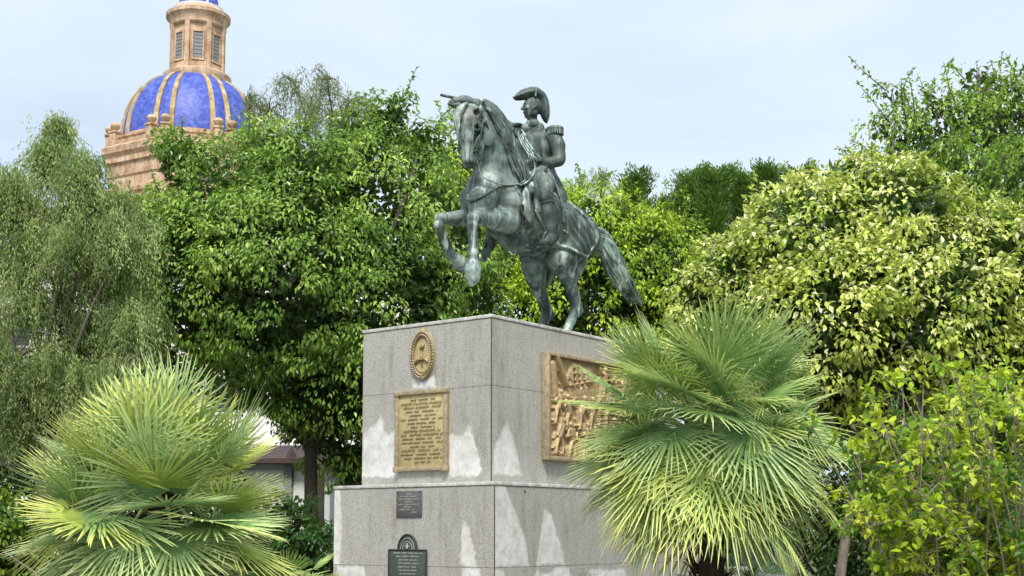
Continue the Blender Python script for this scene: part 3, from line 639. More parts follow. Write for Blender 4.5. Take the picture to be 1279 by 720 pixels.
OS = P0+PL*PA/2+PR*2.82+EZ*ZU; fx, fl = -PR, PL*-1      # forward, and the horse's left (towards the viewer)
statue = empty('equestrian_statue', tuple(OS), math.atan2(fx[1], fx[0]))
tag(statue, 'green bronze statue of a pointing rider in a crescent hat on a rearing horse', 'statue')
def J(px, py, y):
    d = ray(px, py); c = np.array([0, 0, EYE]); t = (y+np.dot(OS-c, fl))/np.dot(d, fl); p = c+t*d-OS
    return np.array([np.dot(p, fx), np.dot(p, fl), p[2]])
PXM = 1/91.5                               # metres per pixel at the statue
class SDF:
    def __init__(s, lo, hi, h):
        s.lo = np.array(lo, float); s.h = h; s.n = np.ceil((np.array(hi)-s.lo)/h).astype(int)+1; s.F = np.full(s.n, 1.0, np.float32)
    def sub(s, lo, hi):
        a = np.clip(((np.array(lo)-s.lo)/s.h).astype(int), 0, s.n-1); b = np.clip(((np.array(hi)-s.lo)/s.h).astype(int)+2, 1, s.n)
        if (b <= a).any(): return None, None
        g = [s.lo[i]+s.h*np.arange(a[i], b[i]) for i in range(3)]
        return tuple(slice(x, y) for x, y in zip(a, b)), np.stack(np.meshgrid(*g, indexing='ij'), -1).astype(np.float32)
    def comb(s, sl, d, k, carve=False):
        f = s.F[sl]
        if carve:
            h_ = np.clip(.5-.5*(f+d)/k, 0, 1); s.F[sl] = f*(1-h_)+(-d)*h_+k*h_*(1-h_)
        else:
            h_ = np.clip(.5+.5*(f-d)/k, 0, 1); s.F[sl] = f*(1-h_)+d*h_-k*h_*(1-h_)
    def cap(s, a, b, ra, rb=None, k=.03, carve=False, flat=None):
        """tapered limb; flat=(axis, factor) squeezes the section along a unit axis"""
        a = np.array(a, float); b = np.array(b, float); rb = ra if rb is None else rb; R = max(ra, rb)*max(1, (1/flat[1] if flat and flat[1] < 0 else 1))+k+.06
        if flat: R = max(ra, rb)*max(1., flat[1])+k+.06
        sl, P = s.sub(np.minimum(a, b)-R, np.maximum(a, b)+R)
        if sl is None: return
        e = b-a; w_ = P-a; t = np.clip((w_@e)/max(e@e, 1e-9), 0, 1)[..., None]; q = w_-t*e
        if flat:
            n_ = nrm(flat[0]); c = (q@n_)[..., None]; q = q-c*n_*(1-1/flat[1])
        d = np.sqrt((q**2).sum(-1))-(ra+(rb-ra)*t[..., 0])
        if flat: d = d*min(1., flat[1])
        s.comb(sl, d.astype(np.float32), k, carve)
    def chain(s, pts, k=.03, carve=False, flat=None):
        for (a, ra), (b, rb) in zip(pts[:-1], pts[1:]): s.cap(a, b, ra, rb, k, carve, flat)
    def ell(s, c, r, ax=None, k=.03, carve=False):
        c = np.array(c, float); r = np.array(r, float); R = r.max()+k+.06; ax = np.eye(3) if ax is None else np.array(ax)
        sl, P = s.sub(c-R, c+R)
        if sl is None: return
        q = (P-c)@ax.T; k0 = np.sqrt(((q/r)**2).sum(-1)); k1 = np.sqrt(((q/r**2)**2).sum(-1))+1e-6
        s.comb(sl, (k0*(k0-1)/k1).astype(np.float32), k, carve)
def surf(F, lo, h):
    s = F < 0; c = [(i, j, k) for i in (0, 1) for j in (0, 1) for k in (0, 1)]
    n = np.array(F.shape)-1; g = lambda A, o: A[o[0]:o[0]+n[0], o[1]:o[1]+n[1], o[2]:o[2]+n[2]]
    cnt = sum(g(s, o).astype(np.int8) for o in c); act = (cnt > 0) & (cnt < 8); I = np.argwhere(act); idx = np.full(tuple(n), -1, np.int32); idx[act] = np.arange(len(I))
    val = {o: F[I[:, 0]+o[0], I[:, 1]+o[1], I[:, 2]+o[2]] for o in c}; acc = np.zeros((len(I), 3)); w_ = np.zeros(len(I))
    for a in c:
        for ax_ in range(3):
            if a[ax_]: continue
            b = list(a); b[ax_] = 1; b = tuple(b); fa, fb = val[a], val[b]; m = (fa < 0) != (fb < 0)
            t = np.where(m, fa/np.where(m, fa-fb, 1), 0); p = np.array(a, float)[None]+np.eye(3)[ax_][None]*t[:, None]; acc[m] += p[m]; w_[m] += 1
    V = lo+h*(I+acc/w_[:, None]); Fs = []
    for ax_ in range(3):
        u, v = (ax_+1) % 3, (ax_+2) % 3; A = [slice(None)]*3; B = [slice(None)]*3; A[ax_] = slice(0, -1); B[ax_] = slice(1, None)
        d = s[tuple(A)].astype(np.int8)-s[tuple(B)].astype(np.int8); E_ = np.argwhere(d != 0); sg = d[tuple(E_.T)]
        ok = (E_[:, u] > 0) & (E_[:, v] > 0) & (E_[:, u] < n[u]) & (E_[:, v] < n[v]) & (E_[:, ax_] < n[ax_]); E_, sg = E_[ok], sg[ok]
        q = []
        for du, dv in ((-1, -1), (0, -1), (0, 0), (-1, 0)):
            x = E_.copy(); x[:, u] += du; x[:, v] += dv; q.append(idx[tuple(x.T)])
        q = np.stack(q, -1); q[sg < 0] = q[sg < 0][:, ::-1]; Fs.append(q)
    Fs = np.concatenate(Fs); Fs = Fs[(Fs >= 0).all(1)]
    return V, Fs
def relax(V, F, it=2, lam=.5):
    for _ in range(it):
        acc = np.zeros_like(V); cn = np.zeros(len(V))
        for a, b in ((0, 1), (1, 2), (2, 3), (3, 0)):
            np.add.at(acc, F[:, a], V[F[:, b]]); np.add.at(acc, F[:, b], V[F[:, a]]); np.add.at(cn, F[:, a], 1); np.add.at(cn, F[:, b], 1)
        V = V+lam*(acc/np.maximum(cn, 1)[:, None]-V)
    return V
def sdf_obj(name, F, lo, h, mat, parent, it=2):
    V, Q = surf(F, lo, h); V = relax(V, Q, it); return mesh(name, V, Q, mat, parent, True)

# ---- horse
H = SDF((-1.6, -.75, -.02), (2.35, .75, 3.7), .0145); p = PXM; Lv = np.array([0, 1., 0])
k = .10
H.chain([(J(612, 250, 0), 31*p), (J(645, 268, 0), 39*p), (J(685, 288, 0), 38*p), (J(706, 300, 0), 34*p)], k)
H.ell(J(655, 288, 0), (.52, .38, .34), None, k); H.ell(J(722, 300, 0), (.26, .36, .34), None, .08)
H.cap(J(655, 229, 0), J(690, 258, 0), 15*p, 17*p, .12)                    # withers and back
for s_, y in ((1, .2), (-1, -.2)):
    H.cap(J(602 if s_ > 0 else 591, 250, y), J(600 if s_ > 0 else 592, 268, y), 17*p, 14*p, .04)     # breast
    H.ell(J(718 if s_ > 0 else 704, 285, s_*.24), (.34, .20, .30), None, .06)                        # croup
H.chain([(J(624, 230, 0), 35*p), (J(615, 198, 0), 27*p), (J(610, 168, 0), 18*p), (J(606, 146, 0), 12*p)], .10, flat=(Lv, .82))
H.cap(J(606, 134, 0), J(652, 215, 0), 6*p, 9*p, .08)                       # crest
H.ell(J(606, 238, .08), (.24, .26, .30), None, .12)
# head, turned a little towards the viewer's side
hy = .13
def Hd(px, py, y): return J(px, py, y+hy)
H.ell(Hd(588, 146, 0), (.17, .165, .17), None, .04)
H.chain([(Hd(584, 152, 0), 13.5*p), (Hd(583.5, 172, 0), 10.2*p), (Hd(585.5, 190, 0), 8.2*p), (Hd(586, 200, 0), 9.4*p)], .035)
H.chain([(Hd(600, 162, 0), 11.5*p), (Hd(595, 185, 0), 8.2*p), (Hd(591, 203, 0), 6*p)], .035)
for s_ in (1, -1):
    H.ell(Hd(601+8*s_, 166, s_*.10), (.155, .05, .175), None, .02)            # cheek
    H.ell(Hd(590+11*s_, 159, s_*.15), (.085, .06, .075), None, .025, True)     # socket
    H.cap(Hd(593+12*s_, 151, s_*.135), Hd(584+10*s_, 154, s_*.125), 3.6*p, 3.0*p, .012)     # brow
    H.ell(Hd(589+11.5*s_, 158.5, s_*.142), (.054, .036, .042), None, .004)
    H.cap(Hd(592+12*s_, 164, s_*.14), Hd(584+10*s_, 162.5, s_*.13), 1.9*p, 1.5*p, .01)  # lower lid
    H.cap(Hd(591+8*s_, 170, s_*.12), Hd(584+7*s_, 187, s_*.095), 2.4*p, 1.6*p, .012)   # facial crest
    H.cap(Hd(587+8*s_, 170, s_*.125), Hd(583+7*s_, 188, s_*.10), .012, .010, .03, True)
    H.ell(Hd(584.5+5*s_, 201.5, s_*.07), (.052, .036, .045), None, .015); H.ell(Hd(581.5+7*s_, 202.5, s_*.105), (.034, .034, .026), None, .008, True)
    e0, e1 = (Hd(596, 146, .11), Hd(601, 132, .20)) if s_ > 0 else (Hd(575, 147, -.11), Hd(564.5, 137.5, -.19))      # cupped ears, laid outwards
    H.cap(e0, (e0*.45+e1*.55), .055, .058, .015); H.cap(e0*.5+e1*.5, e1, .056, .014, .01); H.cap(e0*.72+e1*.28+np.array([.055, .01, -.005]), e1*.85+e0*.15+np.array([.045, .005, 0]), .040, .014, .006, True)
H.cap(Hd(583, 170, 0), Hd(584, 188, 0), 4*p, 3.4*p, .03)
H.cap(Hd(580, 206.5, .05), Hd(600, 204, .08), .010, .010, .008, True); H.ell(Hd(586, 197, .0), (.09, .10, .12), None, .03)           # mouth
H.cap(Hd(583, 207.5, -.02), Hd(590, 207.5, .03), 3.6*p, 3.6*p, .015)
# fore legs
def foreleg(P, y):
    return [(J(a, b, y), r*p) for a, b, r in P]
H.chain(foreleg([(632, 258, 22), (634, 274, 18)], .20), .08)
H.chain(foreleg([(633, 274, 16.5), (613, 273, 11.5), (596, 271, 8)], .26), .04)
H.cap(J(624, 282, .27), J(600, 279, .27), 7*p, 4*p, .02); H.cap(J(626, 268, .30), J(600, 266, .28), 5*p, 3*p, .02)
H.ell(J(590.5, 273, .28), (.09, .085, .09), None, .015); H.ell(J(589.5, 280, .28), (.075, .075, .07), None, .015); H.chain(foreleg([(589.5, 282, 6.6), (589, 292, 4.9), (590, 308, 4.7), (590.5, 314, 6)], .28), .015)
H.cap(J(594, 284, .27), J(594.5, 312, .27), 2.6*p, 2.8*p, .008); H.ell(J(591, 317, .28), (.085, .078, .08), None, .015); H.cap(J(594, 319, .27), J(597, 322, .27), 4.0*p, 2.4*p, .012)
H.chain(foreleg([(591, 320, 6.0), (591, 329, 6.0)], .28), .012); H.chain(foreleg([(591, 331, 8.4), (590.5, 337, 9.8), (590.5, 346, 9.0), (589, 353, 5.0)], .28), .01)
H.cap(J(579, 334, .28), J(603, 330, .28), .011, .011, .008, True)
H.chain(foreleg([(603, 254, 18), (597, 265, 15)], -.22), .07)
H.chain(foreleg([(598, 268, 14), (575, 273, 9.5), (558, 273, 7.6)], -.28), .04); H.cap(J(590, 278, -.28), J(562, 279, -.28), 5*p, 3.4*p, .02)
H.ell(J(551, 274, -.28), (.088, .085, .088), None, .015); H.ell(J(548.5, 281, -.28), (.072, .075, .072), None, .015); H.chain(foreleg([(548.5, 283, 6.4), (552, 295, 4.9), (557, 308, 4.7), (560.5, 314, 6)], -.28), .015)
H.cap(J(554, 286, -.28), J(563, 310, -.28), 2.6*p, 2.8*p, .008); H.ell(J(562, 317, -.28), (.085, .078, .08), None, .015)
H.chain(foreleg([(563, 319, 6.0), (568, 324, 6.0)], -.28), .012); H.chain(foreleg([(569, 324.5, 8.0), (573, 328, 9.6), (579, 333, 9.0), (584, 337, 5.6)], -.28), .01)
H.cap(J(561, 331, -.28), J(576, 318, -.28), .010, .010, .008, True)
# hind legs
def leg(P): return [(J(a, b, y), r*p) for a, b, y, r in P]
H.chain(leg([(712, 300, .22, 29), (703, 325, .27, 19.5), (708, 343, .28, 12), (714, 362, .28, 7.6), (719, 384, .27, 6.8)]), .05)
H.chain(leg([(727, 305, .22, 15), (722, 330, .26, 9.5), (716, 350, .27, 6.5)]), .04)
H.cap(J(720, 362, .27), J(725, 387, .27), 2.2*p, 3.4*p, .02); H.cap(J(724.5, 389, .27), J(721, 393, .27), 4.2*p, 4.5*p, .02)
H.chain(leg([(719, 388, .27, 6.8), (713, 402, .28, 5.8), (704, 421, .29, 5.4), (700, 427, .30, 7.4)]), .03)
hz = .0
a = J(700, 427, .30); toe = np.array([a[0]+.20, .31, .07]); H.cap(a, toe, .065, .075, .02); H.cap(toe, toe+np.array([.05, 0, -.04]), .10, .115, .02)
H.chain(leg([(682, 308, -.2, 27), (668, 331, -.27, 17.5), (669, 347, -.28, 13), (675, 366, -.28, 8.2), (682, 386, -.27, 7.6)]), .05)
H.chain(leg([(700, 320, -.2, 16), (685, 342, -.26, 9), (680, 355, -.27, 7)]), .04)
H.cap(J(682, 370, -.27), J(690, 394, -.27), 2.2*p, 3.4*p, .02); H.cap(J(689.5, 396, -.27), J(684, 398, -.27), 4.2*p, 4.5*p, .02)
H.chain(leg([(683, 390, -.27, 7.4), (679, 404, -.28, 6), (672, 424, -.29, 5.4), (668, 430, -.30, 7.2)]), .03)
a = J(668, 430, -.30); toe = np.array([a[0]+.20, -.31, .07]); H.cap(a, toe, .065, .075, .02); H.cap(toe, toe+np.array([.05, 0, -.04]), .10, .115, .02)
# muscle lines
H.cap(J(648, 262, .47), J(640, 290, .47), .020, .014, .06, True); H.cap(J(600, 240, .34), J(612, 262, .38), .02, .014, .05, True)
H.cap(J(729, 318, .40), J(716, 340, .36), .014, .010, .03, True); H.cap(J(692, 300, .42), J(690, 322, .42), .02, .015, .05, True)
H.cap(J(594, 246, .05), J(598, 275, .08), .03, .02, .06, True)
for i in range(5): H.cap(J(650+8*i, 306, .4), J(662+9*i, 290, .46), .010, .006, .03, True)
HF = H.F
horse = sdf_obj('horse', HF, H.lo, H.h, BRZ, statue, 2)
tag(horse, 'rearing bronze horse with streaked green patina')
# saddlery cut from the horse's own surface
X_, Y_, Z_ = [H.lo[i]+H.h*np.arange(H.n[i]) for i in range(3)]
def patch(name, poly, yref, t, mat, side=1, par=None, it=2, mirror=False, pleat=0.):
    """cloth lying t thick on the horse, inside an outline given in the side view"""
    par = horse if par is None else par
    q = np.array([J(a, b, yref)[[0, 2]] for a, b in poly]); XX, ZZ = np.meshgrid(X_, Z_, indexing='ij'); sd_ = poly_sd(np.stack([XX.ravel(), ZZ.ravel()], -1), q).reshape(XX.shape)
    a_, b_ = J(700, 258, yref)[[0, 2]], J(724, 318, yref)[[0, 2]]; dn = nrm(b_-a_); ph_ = (XX-a_[0])*(-dn[1])+(ZZ-a_[1])*dn[0]; al = np.clip(((XX-a_[0])*dn[0]+(ZZ-a_[1])*dn[1])/.6, 0, 1)
    tt_ = (t+pleat*al*np.sin(ph_*46+1.5*np.sin(ph_*11)))[:, None, :]; F = np.maximum(HF-tt_, -(HF+.03)); F = np.maximum(F, -sd_[:, None, :])
    if not mirror: F = np.maximum(F, (-side*(Y_-.08*side))[None, :, None])
    V, Q = surf(F.astype(np.float32), H.lo, H.h); V = relax(V, Q, it)
    return mesh(name, V, Q, mat, par, True)
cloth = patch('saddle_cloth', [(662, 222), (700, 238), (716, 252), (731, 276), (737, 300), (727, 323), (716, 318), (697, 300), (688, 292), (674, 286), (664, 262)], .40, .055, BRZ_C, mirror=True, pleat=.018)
patch('cloth_border', [(700, 243), (715, 257), (727, 276), (733, 300), (726, 322), (713, 316), (697, 300), (697, 304), (712, 319.5), (727, 325.5), (736, 303), (731, 274), (718, 253), (702, 238)], .40, .068, BRZ, par=cloth)
mb = MB()                                  # embroidered cipher on the cloth corner
for P_ in ([(701, 268), (706, 263), (710, 270), (705, 277), (701, 272)], [(713, 268), (716, 276), (711, 283), (706, 279)], [(704, 288), (710, 291), (714, 286)]):
    pts = smooth_path([J(a, b, .455) for a, b in P_], 6); mb.tube(pts, .016, 6)
mb.build('cipher', BRZ_L, cloth, True)
def band(name, line, yref, wid, t, par=horse, mat=BRZ_D):
    q = [J(a, b, yref)[[0, 2]] for a, b in line]; XX, ZZ = np.meshgrid(X_, Z_, indexing='ij'); d = np.full(XX.shape, 9.)
    for a, b in zip(q[:-1], q[1:]):
        e = b-a; tt = np.clip(((XX-a[0])*e[0]+(ZZ-a[1])*e[1])/max(e@e, 1e-9), 0, 1); d = np.minimum(d, np.hypot(XX-a[0]-tt*e[0], ZZ-a[1]-tt*e[1]))
    F = np.maximum(np.maximum(HF-t, -(HF+.03)), (d-wid)[:, None, :]); F = np.maximum(F, (-(Y_-.0))[None, :, None])
    V, Q = surf(F.astype(np.float32), H.lo, H.h); V = relax(V, Q, 1); return mesh(name, V, Q, mat, par, True)
band('breast_strap', [(589, 262), (598, 248), (606, 240), (622, 233), (638, 231), (652, 232)], .30, .017, .022)
band('girth', [(650, 234), (653, 262), (660, 292), (668, 312)], .42, .034, .028)
# bridle
BR_ = MB()
def hb_(pts, r=.013): BR_.tube(smooth_path([J(*q) for q in pts], 5), r, 6)
hb_([(575.5, 187, -.05), (580, 190, .06), (589, 190.5, .20), (596, 188, .27), (600, 184, .24)], .015)
hb_([(596.5, 187, .275), (600, 172, .30), (602, 158, .31), (604, 145, .28), (603, 136, .2)]); hb_([(575.5, 187, -.05), (572.5, 172, -.06), (573, 154, -.06)])
hb_([(575, 149.5, -.06), (582, 148, .12), (592, 148, .24), (602, 150, .30)]); hb_([(604, 148, .29), (610, 160, .28), (608, 172, .22), (602, 179, .16)], .010)
hb_([(596.5, 188, .275), (597.5, 198, .25), (596, 205, .24)], .012)
V, F = tube([J(596.5+4*math.cos(q), 203+4*math.sin(q), .265) for q in np.linspace(0, 6.28, 13)], .009, 6); BR_.add(V, F)
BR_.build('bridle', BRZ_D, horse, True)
mb = MB()
mb.tube(smooth_path([J(*q) for q in [(597, 206, .26), (601, 218, .32), (614, 227, .38), (632, 231, .40), (650, 229, .40), (658, 222, .36), (667, 212, .26), (669, 206, .2), (664, 198, .12)]], 7), .009, 6)
mb.tube(smooth_path([J(*q) for q in [(650, 232, .42), (660, 226, .40), (667, 216, .34), (668, 206, .26), (665, 197, .18)]], 7), .014, 6)
mb.tube(smooth_path([J(*q) for q in [(574, 204, -.15), (590, 215, -.3), (625, 212, -.3), (655, 200, -.05)]], 7), .012, 6)
mb.build('reins', BRZ_L, horse, True)
# hair: bundles of tapering strands over a core
def strands(mb, path, n, spread, r0, rnd, side, wob=.03, t0=(0, .3), t1=(.7, 1.0)):
    P = smooth_path([J(*q) for q in path], 10); m = len(P)
    for i in range(n):
        a = int(rnd.uniform(*t0)*(m-1)); b = int(rnd.uniform(*t1)*(m-1)); b = max(b, a+6); off = rnd.uniform(-1, 1); off2 = rnd.uniform(-1, 1); ph = rnd.uniform(0, 6.28); fr = rnd.uniform(3, 6)
        pts = []; rad = []; drift = rnd.uniform(-.5, .5)
        for j in range(a, b+1):
            t = j/(m-1); tl = (j-a)/(b-a); sp = np.interp(t, *spread); T = nrm(P[min(j+1, m-1)]-P[max(j-1, 0)]); U = nrm(np.cross(T, side)); S_ = nrm(np.cross(U, T))
            o = off+drift*tl*.5; pts.append(P[j]+U*(o*sp+wob*math.sin(fr*tl*3+ph)*tl)+S_*(math.sqrt(max(0, 1-min(1, o*o)))*sp*.5*(.6+.4*off2)+.01*math.sin(ph+tl*7)))
            rad.append(r0*(.35+.65*math.sin(math.pi*min(1, tl*1.1+.12)))*(1-tl**4)+.002)
        mb.tube(pts, rad, 6)
rh = random.Random(5)
M_ = SDF((-.3, -.35, 1.2), (1.9, .75, 3.7), .016)
M_.chain([(J(604, 130, .02), .05), (J(620, 148, .10), .08), (J(634, 172, .18), .09), (J(645, 198, .26), .09), (J(656, 222, .32), .05)], .03, flat=(np.array([0, 1., 0]), .6))
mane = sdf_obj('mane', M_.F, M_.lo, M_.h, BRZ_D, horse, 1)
mb = MB(); strands(mb, [(602, 127, .04), (616, 138, .13), (628, 160, .19), (637, 182, .24), (646, 204, .30), (658, 228, .36), (664, 240, .36)], 85, ([0, .3, .7, 1], [.05, .115, .13, .07]), .022, rh, Lv, .035, (0, .55), (.55, 1))
mb.build('mane_lock', BRZ_D, mane, True)
mb = MB(); strands(mb, [(590, 131, .16), (582, 136, .14), (577, 150, .10), (577, 166, .09), (579, 182, .10)], 26, ([0, .4, 1], [.04, .07, .02]), .02, rh, np.array([-1., .2, 0]), .015, (0, .2), (.5, 1))
for v in range(len(mb.V)): mb.V[v] = mb.V[v]+np.array([.11, 0.0, 0])
mb.build('forelock', BRZ_L, horse, True)
T_ = SDF((-2.6, -.35, -.3), (.1, .35, 2.3), .018)
T_.chain([(J(733, 291, 0), .10), (J(750, 302, 0), .15), (J(763, 328, 0), .17), (J(776, 352, 0), .145), (J(790, 370, 0), .08), (J(801, 381, 0), .03)], .04, flat=(Lv, .6))
tail = sdf_obj('tail', T_.F, T_.lo, T_.h, BRZ, horse, 1)
mb = MB(); strands(mb, [(735, 290, .0), (752, 300, .02), (765, 325, .03), (777, 350, .03), (789, 367, .02), (803, 382, 0)], 90, ([0, .25, .5, .8, 1], [.09, .17, .2, .14, .03]), .024, rh, Lv, .04, (0, .4), (.6, 1))
mb.build('tail_lock', BRZ, tail, True)

# ---- rider
R_ = SDF((-.55, -1.15, .95), (2.0, .85, 3.75), .0105)
ra = R_
ra.chain([(J(678, 216, .15), 13*p), (J(676, 205, .11), 11.5*p), (J(681, 186, .14), 13*p), (J(683, 175, .17), 10.5*p)], .06)
ra.chain([(J(661, 216, -.12), 13*p), (J(662, 205, -.10), 11*p), (J(656, 186, -.13), 12*p), (J(654, 173, -.17), 9.5*p)], .06)
ra.cap(J(667, 214, .02), J(668, 178, .02), 13.5*p, 16*p, .06); ra.cap(J(690, 169, .30), J(647, 166, -.30), 7.5*p, 7*p, .06)
ra.cap(J(666, 163, 0), J(664.5, 146, .0), 7.6*p, 6.4*p, .03); ra.cap(J(674, 160, .08), J(656, 160, -.08), 6.5*p, 6*p, .03)    # neck, collar
ra.cap(J(674, 166, .2), J(678, 210, .18), .012, .012, .03, True)
# left arm, near
ra.chain([(J(692, 168, .34), 9*p), (J(697, 182, .41), 8.8*p), (J(699, 198, .44), 8*p)], .035)
ra.chain([(J(698, 201, .44), 7.6*p), (J(687, 204, .36), 7*p), (J(676, 202, .26), 5.2*p)], .025); ra.cap(J(684, 204, .33), J(680, 203, .29), 7.6*p, 7.0*p, .012)
# right arm, far, thrown forward
ra.chain([(J(644, 165, -.36), 8.6*p), (J(628, 155, -.48), 7.6*p), (J(612, 141, -.58), 6.8*p)], .035)
ra.chain([(J(612, 141, -.58), 6.8*p), (J(596, 130.5, -.68), 6.6*p), (J(581, 125.8, -.76), 5.4*p)], .025); ra.cap(J(584, 126.6, -.74), J(578, 125.4, -.77), 7*p, 6.6*p, .012)
# legs
ra.chain([(J(676, 215, .2), 12*p), (J(680, 232, .40), 10.6*p), (J(682, 250, .50), 8.8*p)], .05)
ra.chain([(J(682, 250, .50), 8.8*p), (J(684, 266, .52), 8.2*p), (J(687, 286, .54), 6.2*p), (J(688, 295, .55), 5.8*p)], .03)
ra.cap(J(680.5, 248, .51), J(684, 251, .52), 9.2*p, 8.8*p, .01)
ra.chain([(J(688.5, 298, .55), 6.2*p), (J(684, 301, .56), 5.2*p), (J(677.5, 303.5, .58), 3.6*p)], .02); ra.cap(J(690.5, 301, .55), J(690, 308, .55), 3.4*p, 3.0*p, .01)
ra.chain([(J(662, 216, -.2), 13*p), (J(634, 232, -.42), 11*p), (J(622, 252, -.50), 9.6*p), (J(618, 275, -.52), 8*p), (J(612, 303, -.53), 6.4*p)], .04)
ra.chain([(J(613, 306, -.53), 6.6*p), (J(608, 314, -.53), 5.4*p), (J(603, 324, -.54), 3.8*p)], .02)
# left hand, knuckles and fingers closed on the reins
def hand(wr, kn, tips, thumb, rp_, rf):
    ra.cap(wr, kn[1]*.5+kn[2]*.5, rp_*.9, rp_, .02)
    for a, seq in zip(kn, tips):
        ra.cap(wr*.35+a*.65, a, rf*1.15, rf*1.1, .012); q = a
        for b in seq: ra.cap(q, b, rf, rf*.92, .006); q = b
    q = thumb[0]
    for b in thumb[1:]: ra.cap(q, b, rf*1.15, rf, .006); q = b
wr = J(676, 202, .26); kn = [J(667.5, 196.5+3.3*i, .20) for i in range(4)]
hand(wr, kn, [[J(664.5, 197.5+3.3*i, .10), J(667.5, 199.5+3.1*i, .07)] for i in range(4)], [J(671, 197.5, .22), J(667, 193.8, .17), J(663.8, 195, .12)], .040, .0185)
wr = J(578, 125.6, -.77); kn = [J(567, 122.3+2.7*i, -.84) for i in range(4)]
hand(wr, kn, [[J(559.5, 120.8, -.87), J(551.0, 119.0, -.90)]]+[[J(561.0+1.0*i, 123.6+3.0*i, -.82), J(566+.8*i, 127+2.6*i, -.79)] for i in (1, 2, 3)], [J(573, 130, -.74), J(566, 132, -.73), J(560.5, 130, -.76)], .046, .0225)
# head, turned to the left of the picture
hc = J(664.5, 134, .02); hf = nrm(np.array([fx@np.array([-.97, -.24, 0]), fl@np.array([-.97, -.24, 0]), 0])); hs = np.cross([0, 0, 1.], hf); HA = np.array([hf, hs, [0, 0, 1.]])
def hp(a, b, c): return hc+hf*a+hs*b+np.array([0, 0, c])
ra.ell(hp(-.02, 0, .035), (.135, .108, .13), HA, .03); ra.ell(hp(.015, 0, -.055), (.105, .088, .115), HA, .03)
ra.cap(hp(.055, 0, -.125), hp(.075, 0, -.135), .042, .036, .025); ra.cap(hp(-.03, .055, -.10), hp(.05, .02, -.125), .030, .03, .02); ra.cap(hp(-.03, -.055, -.10), hp(.05, -.02, -.125), .030, .03, .02)
ra.cap(hp(.108, 0, .028), hp(.150, 0, -.038), .014, .019, .014); ra.ell(hp(.132, .016, -.044), (.018, .013, .012), HA, .008); ra.ell(hp(.132, -.016, -.044), (.018, .013, .012), HA, .008)
ra.cap(hp(.104, .045, .040), hp(.114, .01, .036), .015, .014, .012); ra.cap(hp(.104, -.045, .040), hp(.114, -.01, .036), .015, .014, .012)
for s_ in (1, -1):
    ra.ell(hp(.110, s_*.036, .014), (.024, .024, .017), HA, .01, True); ra.ell(hp(.096, s_*.036, .012), (.02, .022, .014), HA, .006)
    ra.ell(hp(.085, s_*.055, -.03), (.035, .03, .028), HA, .02); ra.ell(hp(-.02, s_*.105, -.005), (.028, .016, .042), HA, .006); ra.ell(hp(-.015, s_*.118, -.003), (.014, .01, .024), HA, .004, True)
    ra.cap(hp(.005, s_*.098, .05), hp(.012, s_*.095, -.055), .022, .014, .01)
ra.cap(hp(.118, .022, -.078), hp(.118, -.022, -.078), .0115, .0115, .006); ra.cap(hp(.114, .02, -.096), hp(.114, -.02, -.096), .0125, .0125, .006); ra.cap(hp(.128, .03, -.087), hp(.128, -.03, -.087), .005, .005, .004, True)
for i in range(9):
    a_ = rh.uniform(-1, 1); ra.cap(hp(-.11, a_*.07, .03), hp(-.12, a_*.07, -.07), .022, .012, .008)
# coat folds
for i in range(7): ra.cap(J(650+4.2*i, 192, .30), J(655+4*i, 208, .30), .010, .006, .02, True)
for a, b in (((692, 180), (702, 186)), ((692, 190), (704, 194)), ((694, 197), (706, 200))): ra.cap(J(*a, .56), J(*b, .54), .010, .008, .015, True)
pass
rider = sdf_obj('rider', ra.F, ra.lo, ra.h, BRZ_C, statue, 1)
tag(rider, 'bronze officer pointing forward with his right arm')
# clothing pieces
def limb_shell(name, segs, t, mat):
    G_ = np.stack(np.meshgrid(*[ra.lo[i]+ra.h*np.arange(ra.n[i]) for i in range(3)], indexing='ij'), -1).astype(np.float32); dd = np.full(G_.shape[:3], 9., np.float32)
    for a, b, r_ in segs:
        e = (b-a); q = G_-a.astype(np.float32); tt = np.clip((q@e.astype(np.float32))/(e@e), 0, 1)[..., None]; dd = np.minimum(dd, np.sqrt(((q-tt*e.astype(np.float32))**2).sum(-1))-r_)
    F = np.maximum(np.maximum(ra.F-t, -(ra.F+.02)), dd); V, Q = surf(F.astype(np.float32), ra.lo, ra.h); V = relax(V, Q, 1); return mesh(name, V, Q, mat, rider, True)
limb_shell('breeches', [(J(677, 222, .30), J(683, 238, .45), .165)], .010, BRZ_L)
limb_shell('boot', [(J(683, 258, .51), J(688, 297, .55), .13), (J(688, 299, .55), J(679, 304, .58), .11)], .009, BRZ_D)
D_ = SDF((-.6, -.5, 1.0), (1.0, .8, 2.6), .014)
D_.chain([(J(686, 210, .16), 9*p), (J(694, 228, .26), 8*p), (J(702, 245, .32), 8.5*p), (J(704, 252, .34), 6*p)], .03, flat=(Lv, .55))
D_.chain([(J(680, 212, -.1), 9*p), (J(696, 236, -.12), 8*p), (J(704, 250, -.14), 6*p)], .03)
D_.cap(J(676, 222, .0), J(690, 236, .0), .17, .16, .05)
sdf_obj('coat_tails', D_.F, D_.lo, D_.h, BRZ_D, rider, 1)
RX, RY, RZ = [ra.lo[i]+ra.h*np.arange(ra.n[i]) for i in range(3)]
